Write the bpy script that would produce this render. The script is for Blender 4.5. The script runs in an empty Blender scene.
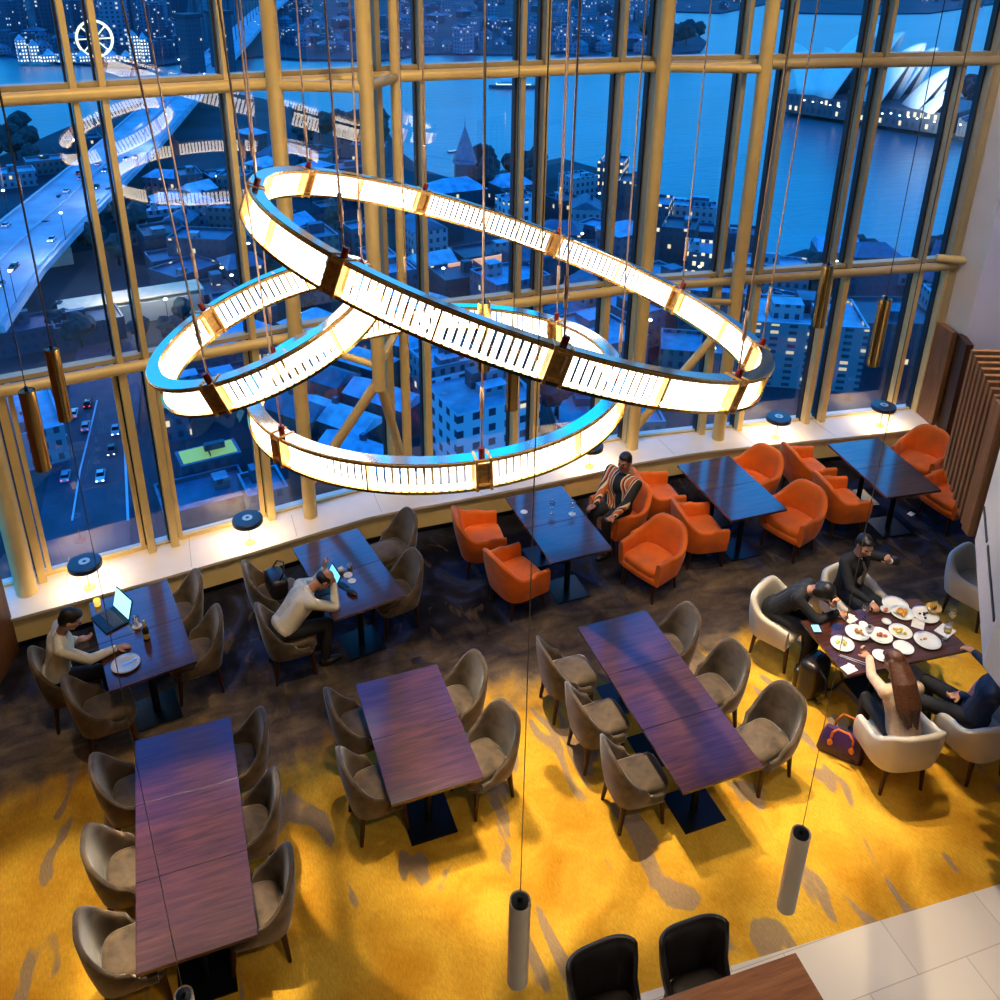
import bpy, bmesh, math, random
from mathutils import Vector, Matrix, noise
rnd = random.Random(7)
PI = math.pi
scn = bpy.context.scene
col = scn.collection
V = Vector

# ------------------------------------------------------------------ camera
EYE = V((0, 0, 7.25))
F, CX, CY = 906.58, 497.1, 332.16
PITCH, ROLL, YAW = 0.41236, 0.0133, -0.35802
def cam_axes():
    cp, sp = math.cos(PITCH), math.sin(PITCH)
    fw = V((0, cp, -sp)); up = V((0, sp, cp)); rt = V((1, 0, 0))
    r2 = rt*math.cos(ROLL) + up*math.sin(ROLL); u2 = -rt*math.sin(ROLL) + up*math.cos(ROLL)
    Z = Matrix.Rotation(YAW, 3, 'Z')
    return Z@r2, Z@u2, Z@fw
RT, UP, FW = cam_axes()
def at(px, py, z=0.0):
    d = FW + RT*((px-CX)/F) - UP*((py-CY)/F)
    k = (z-EYE.z)/d.z
    return V((d.x*k, d.y*k, z))
cd = bpy.data.cameras.new('camera'); cam = bpy.data.objects.new('camera', cd); col.objects.link(cam)
M = Matrix((RT, UP, -FW)).transposed().to_4x4(); M.translation = EYE
cam.matrix_world = M
cd.sensor_width = 36; cd.lens = F*36/1000
cd.shift_x = (500-CX)/1000; cd.shift_y = (CY-500)/1000
cd.clip_start = .05; cd.clip_end = 20000
scn.camera = cam

# ------------------------------------------------------------------ materials
def _m(name):
    m = bpy.data.materials.new(name); m.use_nodes = True
    nt = m.node_tree; return m, nt, nt.nodes['Principled BSDF'], nt.nodes, nt.links
def mat(name, c, rough=.6, metal=0, var=.12, scale=30, bump=0, emis=None, es=0, spec=.5, coat=0):
    m, nt, b, N, L = _m(name)
    b.inputs['Roughness'].default_value = rough; b.inputs['Metallic'].default_value = metal
    b.inputs['Specular IOR Level'].default_value = spec; b.inputs['Coat Weight'].default_value = coat
    tc = N.new('ShaderNodeTexCoord'); n = N.new('ShaderNodeTexNoise'); n.inputs['Scale'].default_value = scale
    n.inputs['Detail'].default_value = 3
    L.new(tc.outputs['Object'], n.inputs['Vector'])
    r = N.new('ShaderNodeValToRGB')
    r.color_ramp.elements[0].position = .3; r.color_ramp.elements[1].position = .7
    r.color_ramp.elements[0].color = (*[x*(1-var) for x in c], 1)
    r.color_ramp.elements[1].color = (*[min(1, x*(1+var)) for x in c], 1)
    L.new(n.outputs['Fac'], r.inputs['Fac']); L.new(r.outputs['Color'], b.inputs['Base Color'])
    if bump:
        bp = N.new('ShaderNodeBump'); bp.inputs['Strength'].default_value = bump; bp.inputs['Distance'].default_value = .01
        L.new(n.outputs['Fac'], bp.inputs['Height']); L.new(bp.outputs['Normal'], b.inputs['Normal'])
    if emis:
        b.inputs['Emission Color'].default_value = (*emis, 1); b.inputs['Emission Strength'].default_value = es
    return m
def ramp(N, stops, interp='LINEAR'):
    r = N.new('ShaderNodeValToRGB'); cr = r.color_ramp; cr.interpolation = interp
    while len(cr.elements) < len(stops): cr.elements.new(.5)
    for e, (p, c) in zip(cr.elements, stops): e.position = p; e.color = (*c, 1)
    return r
def math_(N, L, op, a, b=None, clamp=False):
    n = N.new('ShaderNodeMath'); n.operation = op; n.use_clamp = clamp
    for i, x in enumerate((a, b)):
        if x is None: continue
        if isinstance(x, (int, float)): n.inputs[i].default_value = x
        else: L.new(x, n.inputs[i])
    return n.outputs[0]
def mix(N, L, f, a, b):
    n = N.new('ShaderNodeMix'); n.data_type = 'RGBA'
    for s, x in ((n.inputs[0], f), (n.inputs[6], a), (n.inputs[7], b)):
        if isinstance(x, tuple): s.default_value = (*x, 1)
        elif isinstance(x, (int, float)): s.default_value = x
        else: L.new(x, s)
    return n.outputs[2]
def noise_(N, L, vec, scale, detail=3, dist=0, sc=(1, 1, 1), rot=0):
    mp = N.new('ShaderNodeMapping'); mp.inputs['Scale'].default_value = sc; mp.inputs['Rotation'].default_value = (0, 0, rot)
    L.new(vec, mp.inputs['Vector'])
    n = N.new('ShaderNodeTexNoise'); n.inputs['Scale'].default_value = scale; n.inputs['Detail'].default_value = detail
    n.inputs['Distortion'].default_value = dist; L.new(mp.outputs[0], n.inputs['Vector'])
    return n.outputs['Fac']

def wood(name, c1, c2, rough, sc=(1.2, 14, 14), coat=0, coat_r=.1, axis_rot=0):
    m, nt, b, N, L = _m(name)
    tc = N.new('ShaderNodeTexCoord')
    g = noise_(N, L, tc.outputs['Object'], 2.2, 8, .6, sc, axis_rot)
    g2 = noise_(N, L, tc.outputs['Object'], 9, 6, .2, (sc[0]*.6, sc[1]*2, sc[2]*2), axis_rot)
    f = math_(N, L, 'ADD', math_(N, L, 'MULTIPLY', g, .65), math_(N, L, 'MULTIPLY', g2, .35))
    r = ramp(N, [(.32, c1), (.68, c2)]); L.new(f, r.inputs['Fac']); L.new(r.outputs['Color'], b.inputs['Base Color'])
    b.inputs['Roughness'].default_value = rough; b.inputs['Coat Weight'].default_value = coat; b.inputs['Coat Roughness'].default_value = coat_r
    b.inputs['Specular IOR Level'].default_value = .2; b.inputs['Coat IOR'].default_value = 1.75
    return m
TABLE = wood('walnut_table', (.020, .006, .006), (.105, .030, .014), .34, (1.0, 11, 11), coat=.9, coat_r=.13)
WOODTOP = wood('counter_wood', (.16, .055, .02), (.38, .15, .06), .35, (1.0, 8, 8), coat=.3)
TIMBER = wood('timber_panel', (.07, .028, .012), (.15, .06, .025), .45, (10, 10, 1))
SLAT = wood('slat_timber', (.12, .055, .022), (.24, .115, .05), .4, (10, 10, 1))
LEG = wood('leg_wood', (.035, .012, .007), (.08, .028, .015), .35, (12, 12, 1))

def fabric(name, c, rough=.85, sheen=.6, var=.35, big=4):
    m, nt, b, N, L = _m(name)
    tc = N.new('ShaderNodeTexCoord')
    n1 = noise_(N, L, tc.outputs['Object'], big, 3, .5); n2 = noise_(N, L, tc.outputs['Object'], 180, 2)
    f = math_(N, L, 'ADD', math_(N, L, 'MULTIPLY', n1, .75), math_(N, L, 'MULTIPLY', n2, .25))
    r = ramp(N, [(.35, tuple(x*(1-var) for x in c)), (.65, tuple(x*(1+var) for x in c))]); L.new(f, r.inputs['Fac'])
    L.new(r.outputs['Color'], b.inputs['Base Color']); b.inputs['Roughness'].default_value = rough
    b.inputs['Sheen Weight'].default_value = sheen; b.inputs['Sheen Roughness'].default_value = .4
    bp = N.new('ShaderNodeBump'); bp.inputs['Strength'].default_value = .25; bp.inputs['Distance'].default_value = .003
    L.new(n2, bp.inputs['Height']); L.new(bp.outputs['Normal'], b.inputs['Normal'])
    return m
GREY = fabric('taupe_velvet', (.105, .070, .040), .75, .5, .55, 6)
ORANGE = fabric('orange_velvet', (.86, .16, .004), .7, .2, .15)
CREAM = fabric('cream_leather', (.66, .58, .47), .5, .1, .06)
BLACKL = mat('black_leather', (.018, .014, .013), .3, var=.2, scale=60, bump=.1)
BLACKM = mat('black_metal', (.006, .006, .007), .35, metal=.3)
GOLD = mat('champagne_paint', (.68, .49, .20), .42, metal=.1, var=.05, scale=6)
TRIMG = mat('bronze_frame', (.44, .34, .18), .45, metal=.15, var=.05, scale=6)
DARKG = mat('dark_gasket', (.012, .012, .014), .5)
BRASS = mat('polished_brass', (.86, .50, .13), .16, metal=1, var=.06, scale=8)
BRASSD = mat('antique_brass', (.78, .44, .13), .3, metal=.5, var=.25, scale=40)
STEEL = mat('polished_steel', (.72, .76, .80), .12, metal=1, var=.03, scale=8)
COPPER = mat('cable_copper', (.74, .52, .38), .35, metal=.6)
LEDGE = mat('ledge_stone', (.80, .71, .60), .38, var=.03, scale=5)
LEDGEF = mat('ledge_front', (.82, .62, .28), .5, var=.05, scale=5)
CORD = mat('black_cord', (.01, .01, .01), .5)
CORDB = mat('brown_cord', (.16, .11, .06), .5)
REDK = mat('red_connector', (.25, .02, .015), .3, metal=.5)
GLOW = mat('crystal_rod', (.95, .93, .88), .3, emis=(1, .87, .68), es=4.2)
PAPER = mat('white_paint', (.70, .66, .64), .6, var=.02)
PURPW = mat('right_wall_paint', (.66, .65, .78), .6, var=.03, scale=3)
CREAMW = mat('cream_wall_paint', (.72, .60, .46), .6, var=.03, scale=3)
DARKW = mat('dark_room_wall', (.035, .028, .024), .8)
CEIL = mat('ceiling_paint', (.06, .05, .045), .8)
CHINA = mat('white_china', (.85, .83, .78), .2, var=.02)
NAPKIN = mat('white_linen', (.82, .80, .74), .8, var=.05)
LAMPD = mat('lamp_shade_navy', (.012, .03, .07), .35, var=.1)
LAMPR = mat('lamp_ring', (.35, .60, .80), .3, var=.05)
LAMPG = mat('lamp_underglow', (1, .9, .7), .4, emis=(1, .78, .45), es=22)
SKIN = mat('skin', (.52, .24, .14), .5, var=.08, scale=20)
SKIN2 = mat('skin_tan', (.42, .17, .095), .5, var=.08, scale=20)
HAIRB = mat('black_hair', (.010, .008, .008), .45, var=.3, scale=80)
HAIRN = mat('brown_hair', (.09, .032, .013), .45, var=.5, scale=60)
SHIRTW = mat('white_shirt', (.74, .68, .56), .8, var=.06, scale=9, bump=.6)
SUIT = mat('black_suit', (.010, .010, .014), .8, var=.3, scale=20)
NAVY = mat('navy_jacket', (.012, .022, .055), .8, var=.3, scale=20)
KNIT = mat('cream_knit', (.68, .47, .30), .85, var=.12, scale=25, bump=.5)
PINK = mat('pink_shirt', (.68, .36, .48), .8, var=.1, scale=60)
TROUS = mat('dark_trousers', (.012, .012, .016), .8, var=.2)
EYEM = mat('eye_dark', (.01, .008, .008), .2)
LIP = mat('lip', (.35, .09, .07), .5)
SCREEN = mat('screen_glow', (.2, .6, .7), .3, emis=(.42, .90, .92), es=1.3)
SCREEN2 = mat('tablet_glow', (.2, .6, .8), .3, emis=(.16, .68, .95), es=1.3)
BEER = mat('beer_bottle_glass', (.03, .012, .004), .08)
AMBER = mat('amber_drink', (.85, .48, .05), .2, emis=(.9, .45, .03), es=.0)
CANDLE = mat('amber_candle_glass', (.9, .6, .1), .3, emis=(1, .6, .1), es=1.0)
CLEAR_ = None
def glassy(name, tint, base, fres=1.5, rough=0.0):
    m = bpy.data.materials.new(name); m.use_nodes = True; nt = m.node_tree; N, L = nt.nodes, nt.links; N.clear()
    o = N.new('ShaderNodeOutputMaterial'); t = N.new('ShaderNodeBsdfTransparent'); t.inputs[0].default_value = (*tint, 1)
    g = N.new('ShaderNodeBsdfGlossy'); g.inputs['Roughness'].default_value = rough; g.inputs['Color'].default_value = (1, 1, 1, 1)
    lw = N.new('ShaderNodeLayerWeight'); lw.inputs['Blend'].default_value = .5
    sch = math_(N, L, 'POWER', lw.outputs['Facing'], 4.0)
    tc = N.new('ShaderNodeTexCoord'); n = noise_(N, L, tc.outputs['Object'], .5, 2)
    f = math_(N, L, 'ADD', math_(N, L, 'ADD', math_(N, L, 'MULTIPLY', sch, 1-fres), fres), math_(N, L, 'MULTIPLY', n, base), True)
    x = N.new('ShaderNodeMixShader'); L.new(f, x.inputs[0]); L.new(t.outputs[0], x.inputs[1]); L.new(g.outputs[0], x.inputs[2])
    L.new(x.outputs[0], o.inputs[0]); return m
PANE = glassy('window_glass', (.86, .95, 1.0), .004, .088)
CLEAR = glassy('clear_glass', (.93, .95, .96), .01, .10)

def carpet():
    m, nt, b, N, L = _m('carpet_pattern')
    tc = N.new('ShaderNodeTexCoord'); O = tc.outputs['Object']
    sx = N.new('ShaderNodeSeparateXYZ'); L.new(O, sx.inputs[0])
    w = noise_(N, L, O, .75, 4, .4, (1, 1.5, 1)); w2 = noise_(N, L, O, 3.5, 4, .3, (1.6, .8, 1))
    fib = noise_(N, L, O, 160, 2, 0, (1.5, .7, 1), .15); fib2 = noise_(N, L, O, 40, 3, 0, (1.8, .5, 1), .2)
    yy = math_(N, L, 'ADD', sx.outputs['Y'], math_(N, L, 'MULTIPLY', math_(N, L, 'SUBTRACT', w, .5), 1.8))
    yy = math_(N, L, 'ADD', yy, math_(N, L, 'MULTIPLY', math_(N, L, 'SUBTRACT', w2, .5), .9))
    # on the far left the dark field starts a little later, on the far right earlier
    xr = math_(N, L, 'MULTIPLY', math_(N, L, 'MAXIMUM', math_(N, L, 'SUBTRACT', sx.outputs['X'], 7.0), 0), .45)
    xl = math_(N, L, 'MULTIPLY', math_(N, L, 'MAXIMUM', math_(N, L, 'SUBTRACT', .2, sx.outputs['X']), 0), -.25)
    yy = math_(N, L, 'ADD', yy, math_(N, L, 'ADD', xr, xl))
    a = N.new('ShaderNodeMapRange'); a.interpolation_type = 'SMOOTHSTEP'; L.new(yy, a.inputs[0]); a.inputs[1].default_value = 6.2; a.inputs[2].default_value = 6.95
    c2 = N.new('ShaderNodeMapRange'); c2.interpolation_type = 'SMOOTHSTEP'; L.new(yy, c2.inputs[0]); c2.inputs[1].default_value = 7.0; c2.inputs[2].default_value = 8.1
    r1 = ramp(N, [(.3, (.60, .27, .015)), (.7, (.90, .52, .050))]); L.new(noise_(N, L, O, 1.8, 5, .6), r1.inputs['Fac'])
    bl = noise_(N, L, O, 1.7, 2.5, .9, (1.3, .55, 1), -.5); br = ramp(N, [(.595, (0, 0, 0)), (.62, (1, 1, 1))]); L.new(bl, br.inputs['Fac'])
    gold = mix(N, L, math_(N, L, 'MULTIPLY', br.outputs['Color'], .85), r1.outputs['Color'], (.34, .235, .15))
    r2 = ramp(N, [(.30, (.060, .048, .050)), (.5, (.15, .11, .08)), (.70, (.27, .19, .11))]); L.new(noise_(N, L, O, 2.4, 6, .5, (1, 2.2, 1), .25), r2.inputs['Fac'])
    r3 = ramp(N, [(.36, (.006, .006, .010)), (.52, (.018, .017, .026)), (.60, (.020, .034, .10)), (.66, (.03, .028, .03)), (.76, (.06, .045, .035))]); L.new(noise_(N, L, O, 1.5, 7, 1.2, (1.4, 1, 1), .3), r3.inputs['Fac'])
    c = mix(N, L, a.outputs[0], gold, r2.outputs['Color'])
    # golden veins that run up into the dark field, and slate ones on the left
    vein = noise_(N, L, O, 2.0, 5, 1.5, (1.6, .8, 1), .6); vr = ramp(N, [(.60, (0, 0, 0)), (.66, (1, 1, 1))]); L.new(vein, vr.inputs['Fac'])
    c = mix(N, L, c2.outputs[0], c, r3.outputs['Color'])
    c = mix(N, L, math_(N, L, 'MULTIPLY', vr.outputs['Color'], math_(N, L, 'MULTIPLY', a.outputs[0], .16)), c, (.38, .23, .08))
    ff = math_(N, L, 'ADD', math_(N, L, 'MULTIPLY', fib, .5), math_(N, L, 'MULTIPLY', fib2, .5))
    fr = N.new('ShaderNodeMapRange'); L.new(ff, fr.inputs[0]); fr.inputs[1].default_value = .3; fr.inputs[2].default_value = .7; fr.inputs[3].default_value = .72; fr.inputs[4].default_value = 1.2
    hsv = N.new('ShaderNodeHueSaturation'); L.new(c, hsv.inputs['Color']); L.new(fr.outputs[0], hsv.inputs['Value'])
    L.new(hsv.outputs[0], b.inputs['Base Color']); b.inputs['Roughness'].default_value = .95
    b.inputs['Specular IOR Level'].default_value = .1
    bp = N.new('ShaderNodeBump'); bp.inputs['Strength'].default_value = .5; bp.inputs['Distance'].default_value = .008
    L.new(ff, bp.inputs['Height']); L.new(bp.outputs['Normal'], b.inputs['Normal'])
    return m
CARPET = carpet()
def tiles():
    m, nt, b, N, L = _m('cream_floor_tile')
    tc = N.new('ShaderNodeTexCoord'); mp = N.new('ShaderNodeMapping'); L.new(tc.outputs['Object'], mp.inputs[0]); mp.inputs['Rotation'].default_value = (0, 0, .04)
    br = N.new('ShaderNodeTexBrick'); L.new(mp.outputs[0], br.inputs[0]); br.inputs['Scale'].default_value = 1
    br.inputs['Brick Width'].default_value = .9; br.inputs['Row Height'].default_value = .45; br.inputs['Mortar Size'].default_value = .004
    br.inputs['Color1'].default_value = (.72, .62, .50, 1); br.inputs['Color2'].default_value = (.76, .67, .55, 1); br.inputs['Mortar'].default_value = (.5, .42, .32, 1)
    L.new(br.outputs[0], b.inputs['Base Color']); b.inputs['Roughness'].default_value = .35
    return m
TILE = tiles()
def stripes():
    m, nt, b, N, L = _m('striped_shirt')
    tc = N.new('ShaderNodeTexCoord'); mp = N.new('ShaderNodeMapping'); L.new(tc.outputs['Object'], mp.inputs[0]); mp.inputs['Rotation'].default_value = (.2, -.5, .3)
    wv = N.new('ShaderNodeTexWave'); wv.inputs['Scale'].default_value = 1.5; wv.inputs['Distortion'].default_value = 4; L.new(mp.outputs[0], wv.inputs[0])
    r = ramp(N, [(0, (.01, .008, .008)), (.30, (.75, .60, .36)), (.45, (.65, .12, .02)), (.62, (.01, .008, .008)), (.8, (.75, .62, .40)), (.93, (.6, .12, .02))], 'CONSTANT')
    L.new(wv.outputs['Fac'], r.inputs[0]); L.new(r.outputs[0], b.inputs['Base Color']); b.inputs['Roughness'].default_value = .7
    return m
STRIPE = stripes()

# ------------------------------------------------------------------ mesh helpers
def obj(name, bm, m, parent=None, smooth=False, bevel=0, auto=None):
    me = bpy.data.meshes.new(name)
    bmesh.ops.recalc_face_normals(bm, faces=bm.faces[:]); bm.to_mesh(me); bm.free()
    for mm in (m if isinstance(m, (list, tuple)) else [m]): me.materials.append(mm)
    if smooth:
        for p in me.polygons: p.use_smooth = True
    o = bpy.data.objects.new(name, me); col.objects.link(o)
    if parent: o.parent = parent
    if bevel:
        md = o.modifiers.new('bevel', 'BEVEL'); md.width = bevel; md.segments = 2; md.limit_method = 'ANGLE'
    if auto is not None and smooth:
        me.set_sharp_from_angle(angle=auto)
    return o
def tag(o, label=None, cat=None, group=None, kind=None):
    if label: o['label'] = label
    if cat: o['category'] = cat
    if group: o['group'] = group
    if kind: o['kind'] = kind
    return o
def empty(name, loc, rz=0, label=None, cat=None, group=None, kind=None):
    o = bpy.data.objects.new(name, None); col.objects.link(o); o.location = loc; o.rotation_euler = (0, 0, rz); o.empty_display_size = .1
    return tag(o, label, cat, group, kind)
def kids(o): return [c for c in bpy.data.objects if c.parent == o]
def copy_tree(o, parent=None):
    c = o.copy(); col.objects.link(c); c.parent = parent
    for ch in TREE.get(o.name, None) or kids(o): copy_tree(ch, c)
    return c
TREE = {}
def box(bm, c, s, rz=0, rot=None, mi=0):
    mt = Matrix.Translation(c) @ (rot.to_4x4() if rot else Matrix.Rotation(rz, 4, 'Z')) @ Matrix.Diagonal((*s, 1))
    r = bmesh.ops.create_cube(bm, size=1, matrix=mt)
    if mi:
        for f in {f for v in r['verts'] for f in v.link_faces}: f.material_index = mi
    return r['verts']
def frame(d):
    d = V(d).normalized(); a = d.orthogonal().normalized(); return a, d.cross(a)
def cyl(bm, a, b, r1, r2=None, n=12, caps=True, mi=0):
    a, b = V(a), V(b); r2 = r1 if r2 is None else r2; u, w = frame(b-a); R = []
    for p, r in ((a, r1), (b, r2)): R.append([bm.verts.new(p+(u*math.cos(2*PI*i/n)+w*math.sin(2*PI*i/n))*r) for i in range(n)])
    fs = [bm.faces.new((R[0][i], R[0][(i+1) % n], R[1][(i+1) % n], R[1][i])) for i in range(n)]
    if caps: fs += [bm.faces.new(R[0][::-1]), bm.faces.new(R[1])]
    for f in fs: f.material_index = mi
def lathe(bm, prof, c=(0, 0, 0), n=24, mi=0, sx=1, sy=1):
    c = V(c); R = []
    for r, z in prof:
        if r < 1e-5: R.append([bm.verts.new(c+V((0, 0, z)))])
        else: R.append([bm.verts.new(c+V((r*sx*math.cos(2*PI*i/n), r*sy*math.sin(2*PI*i/n), z))) for i in range(n)])
    for A, B in zip(R, R[1:]):
        for i in range(n):
            j = (i+1) % n
            if len(A) == 1 and len(B) == 1: continue
            if len(A) == 1: f = bm.faces.new((A[0], B[j], B[i]))
            elif len(B) == 1: f = bm.faces.new((A[i], A[j], B[0]))
            else: f = bm.faces.new((A[i], A[j], B[j], B[i]))
            f.material_index = mi
def tube(bm, pts, r, n=6):
    pts = [V(p) for p in pts]; R = []
    for i, p in enumerate(pts):
        d = (pts[min(i+1, len(pts)-1)]-pts[max(i-1, 0)]); u, w = frame(d); rr = r[i] if isinstance(r, (list, tuple)) else r
        if R:
            u = (R[-1][0]-d.normalized()*R[-1][0].dot(d.normalized())).normalized(); w = d.normalized().cross(u)
        R.append((u, w, [bm.verts.new(p+(u*math.cos(2*PI*k/n)+w*math.sin(2*PI*k/n))*rr) for k in range(n)]))
    for (_, _, A), (_, _, B) in zip(R, R[1:]):
        for i in range(n): bm.faces.new((A[i], A[(i+1) % n], B[(i+1) % n], B[i]))
    bm.faces.new(R[0][2][::-1]); bm.faces.new(R[-1][2])
def prism(bm, poly, z0, z1, mi=0):
    A = [bm.verts.new((p[0], p[1], z0)) for p in poly]; B = [bm.verts.new((p[0], p[1], z1)) for p in poly]; n = len(A)
    fs = [bm.faces.new((A[i], A[(i+1) % n], B[(i+1) % n], B[i])) for i in range(n)] + [bm.faces.new(B), bm.faces.new(A[::-1])]
    for f in fs: f.material_index = mi
def ell(bm, c, s, rot=None, seg=16, ring=10, mi=0):
    mt = Matrix.Translation(c) @ (rot.to_4x4() if rot else Matrix()) @ Matrix.Diagonal((*s, 1))
    r = bmesh.ops.create_uvsphere(bm, u_segments=seg, v_segments=ring, radius=1, matrix=mt)
    if mi:
        for f in {f for v in r['verts'] for f in v.link_faces}: f.material_index = mi
NB = bmesh.new
def one(name, fn, m, parent=None, **k):
    bm = NB(); fn(bm); return obj(name, bm, m, parent, **k)
def bb(name, c, s, m, parent=None, rz=0, bevel=0, smooth=False):
    bm = NB(); box(bm, c, s, rz); return obj(name, bm, m, parent, bevel=bevel, smooth=smooth)

# ================================================================== the room
ROOF = 9.6
def lvl(name, poly, z0, z1, m, label=None):
    return tag(one(name, lambda b: prism(b, poly, z0, z1), m), label, None, None, 'structure')
def seg(name, a, b, z0, z1, th, m, side=1, label=None):
    a, b = V((*a, 0)), V((*b, 0)); n = (b-a).normalized(); n = V((-n.y, n.x, 0))*th*side
    return lvl(name, [(a.x, a.y), (b.x, b.y), ((b+n).x, (b+n).y), ((a+n).x, (a+n).y)], z0, z1, m, label)
FLOORP = [(-2.8, -3.6), (13.0, -3.6), (13.0, 7.0), (10.85, 9.9), (5.9, 10.6), (2.5, 10.6), (-2.8, 9.8)]
lvl('floor', FLOORP, -.2, 0, CARPET, 'gold carpet with grey blotches turning dark blue towards the windows')
lvl('floor_tiled', [(-2.7, -3.5), (12.9, -3.5), (12.9, 2.95), (5.8, 3.31), (2.55, 3.57), (-2.7, 3.95)], 0, .012, TILE, 'pale cream stone tile floor at the lower right')
seg('wall_back', (-2.8, -3.6), (13.0, -3.6), 0, ROOF, .2, DARKW, -1)
seg('wall_left', (-2.75, -3.6), (-2.75, 7.0), 0, ROOF, .2, TIMBER, 1, 'dark timber panelled wall at the left edge')
seg('wall_left_return', (-2.75, 7.0), (-2.17, 9.03), 0, ROOF, .15, TIMBER, 1, 'dark timber panel closing the left end of the window ledge')
lvl('ceiling', [(-3.2, -3.8), (13.2, -3.8), (13.2, 7.2), (10.9, 9.9), (5.9, 10.7), (2.5, 10.7), (-3.2, 9.9)], ROOF, ROOF+.2, CEIL)
# right side
seg('wall_right_reveal', (10.72, 9.62), (10.66, 8.96), 0, ROOF, .15, CREAMW, 1, 'cream wall strip beside the last window')
seg('wall_right', (10.66, 8.96), (11.35, 8.0), 0, ROOF, .15, PURPW, 1, 'pale violet wall above the timber slats')
seg('wall_right_side', (11.35, 8.0), (11.0, 6.6), 0, ROOF, .15, PURPW, 1)
seg('wall_far_right', (13.0, 7.0), (13.0, -3.6), 0, ROOF, .15, PAPER, 1)
seg('wall_right_return', (11.0, 6.6), (13.0, 7.0), 0, ROOF, .15, PURPW, 1)
# timber end panel and its front: light and shade painted as two timber tones
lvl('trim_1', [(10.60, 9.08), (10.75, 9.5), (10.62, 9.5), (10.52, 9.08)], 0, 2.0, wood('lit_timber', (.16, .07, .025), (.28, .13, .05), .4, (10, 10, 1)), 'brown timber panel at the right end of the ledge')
seg('trim_2', (10.62, 9.08), (10.42, 8.72), 0, 1.98, .1, wood('shaded_timber', (.04, .016, .008), (.08, .032, .014), .4, (10, 10, 1)), 1, 'shaded timber pier between ledge and slat screen')
# slat screen: ten L shaped fins in a row
A0, A1 = V((6.27, 5.13, 2.9)), V((5.70, 4.33, 2.9)); NS = 9
dn = V((.93, -.37, 0)).normalized()
scr = empty('slat_screen', A0, 0, 'brown timber slat screen of upright fins at the right edge', 'screen')
for i in range(NS):
    p = A0+(A1-A0)*(i/(NS-1))-A0; last = i == NS-1
    def fin(b, p=p, last=last):
        w = .11 if last else .042; k = Matrix.Rotation(math.atan2(dn.y, dn.x), 3, 'Z')
        box(b, p+V((0, 0, .59)), (.09, w, 1.18), rot=k)
        box(b, p+dn*.48+V((0, 0, 1.14)), (.88, w, .08), rot=k)
    one('slat', fin, SLAT, scr, bevel=.004)
# white bulkhead of the floor above, with two slots in its face
BH = [(5.66, 4.24), (4.62, 3.17), (4.56, 2.95), (7.2, .6), (12.9, .6), (12.9, 1.36)]
lvl('wall_bulkhead', BH, 2.9, ROOF, PAPER, 'white bulkhead wall at the right edge with dark slots')
def slot(name, s0, s1, z):
    a, b = V((5.66, 4.24, 0)), V((4.62, 3.17, 0)); d = (b-a).normalized(); n = V((-d.y, d.x, 0)); n = n if n.x < 0 else -n
    p, q_ = a+d*s0, a+d*s1; c = (p+q_)/2+n*.004
    o = one(name, lambda bm: box(bm, V((c.x, c.y, z)), ((q_-p).length, .012, .028), rz=math.atan2(d.y, d.x)), DARKG)
    tag(o, None, None, None, 'structure')
slot('trim_3', .05, .52, 3.235); slot('trim_4', .60, 1.45, 3.245)

# ledge
ED = [(-2.17, 9.0), (-1.49, 9.08), (-.65, 9.18), (.25, 9.31), (1.23, 9.47), (1.87, 9.57), (2.23, 9.58), (2.95, 9.56), (4.16, 9.55), (5.14, 9.58), (5.78, 9.61), (6.54, 9.58), (6.89, 9.55), (8.13, 9.37), (9.27, 9.19), (10.60, 9.02)]
GP = [(-2.75, 9.58), (1.2, 10.14), (2.55, 10.30), (5.9, 10.30), (7.3, 10.12), (10.78, 9.64)]
LZ = .45
bk = [(x, y+.12) for x, y in GP[::-1]]
led = lvl('trim_5', ED+[(10.78, 9.02)]+bk, LZ-.035, LZ, LEDGE, 'long pale stone window ledge under the windows')
inset = [(x, y+.035) for x, y in ED]
lvl('trim_6', inset+[(10.78, 9.1)]+bk, .10, LZ-.05, LEDGEF, 'cream panelled front below the window ledge')
lvl('trim_7', [(x, y+.09) for x, y in ED]+[(10.78, 9.15)]+bk, 0, .11, DARKG)
lvl('trim_8', [(x, y+.055) for x, y in ED]+[(10.78, 9.12)]+bk, LZ-.052, LZ-.033, DARKG)
def joint(name, x, yb):
    import bisect
    ys = [p for p in ED]; 
    for (xa, ya), (xb, yb_) in zip(ED, ED[1:]):
        if xa <= x <= xb: y0 = ya+(yb_-ya)*(x-xa)/(xb-xa)
    tag(one(name, lambda b: (box(b, V((x, (y0+yb)/2+.01, LZ+.0008)), (.006, yb-y0-.02, .002)))), DARKG) if 0 else None
    o = one(name, lambda b: box(b, V((x, (y0+yb)/2+.02, LZ+.0005)), (.006, yb-y0-.05, .002)), TRIMG); tag(o, kind='structure')
for i, x in enumerate((-1.65, -.30, .95, 2.05, 3.4, 4.8, 6.35, 7.6, 8.9)): joint('trim_%d' % (9+i), x, 9.95 if x < 1 else 10.1)

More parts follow.
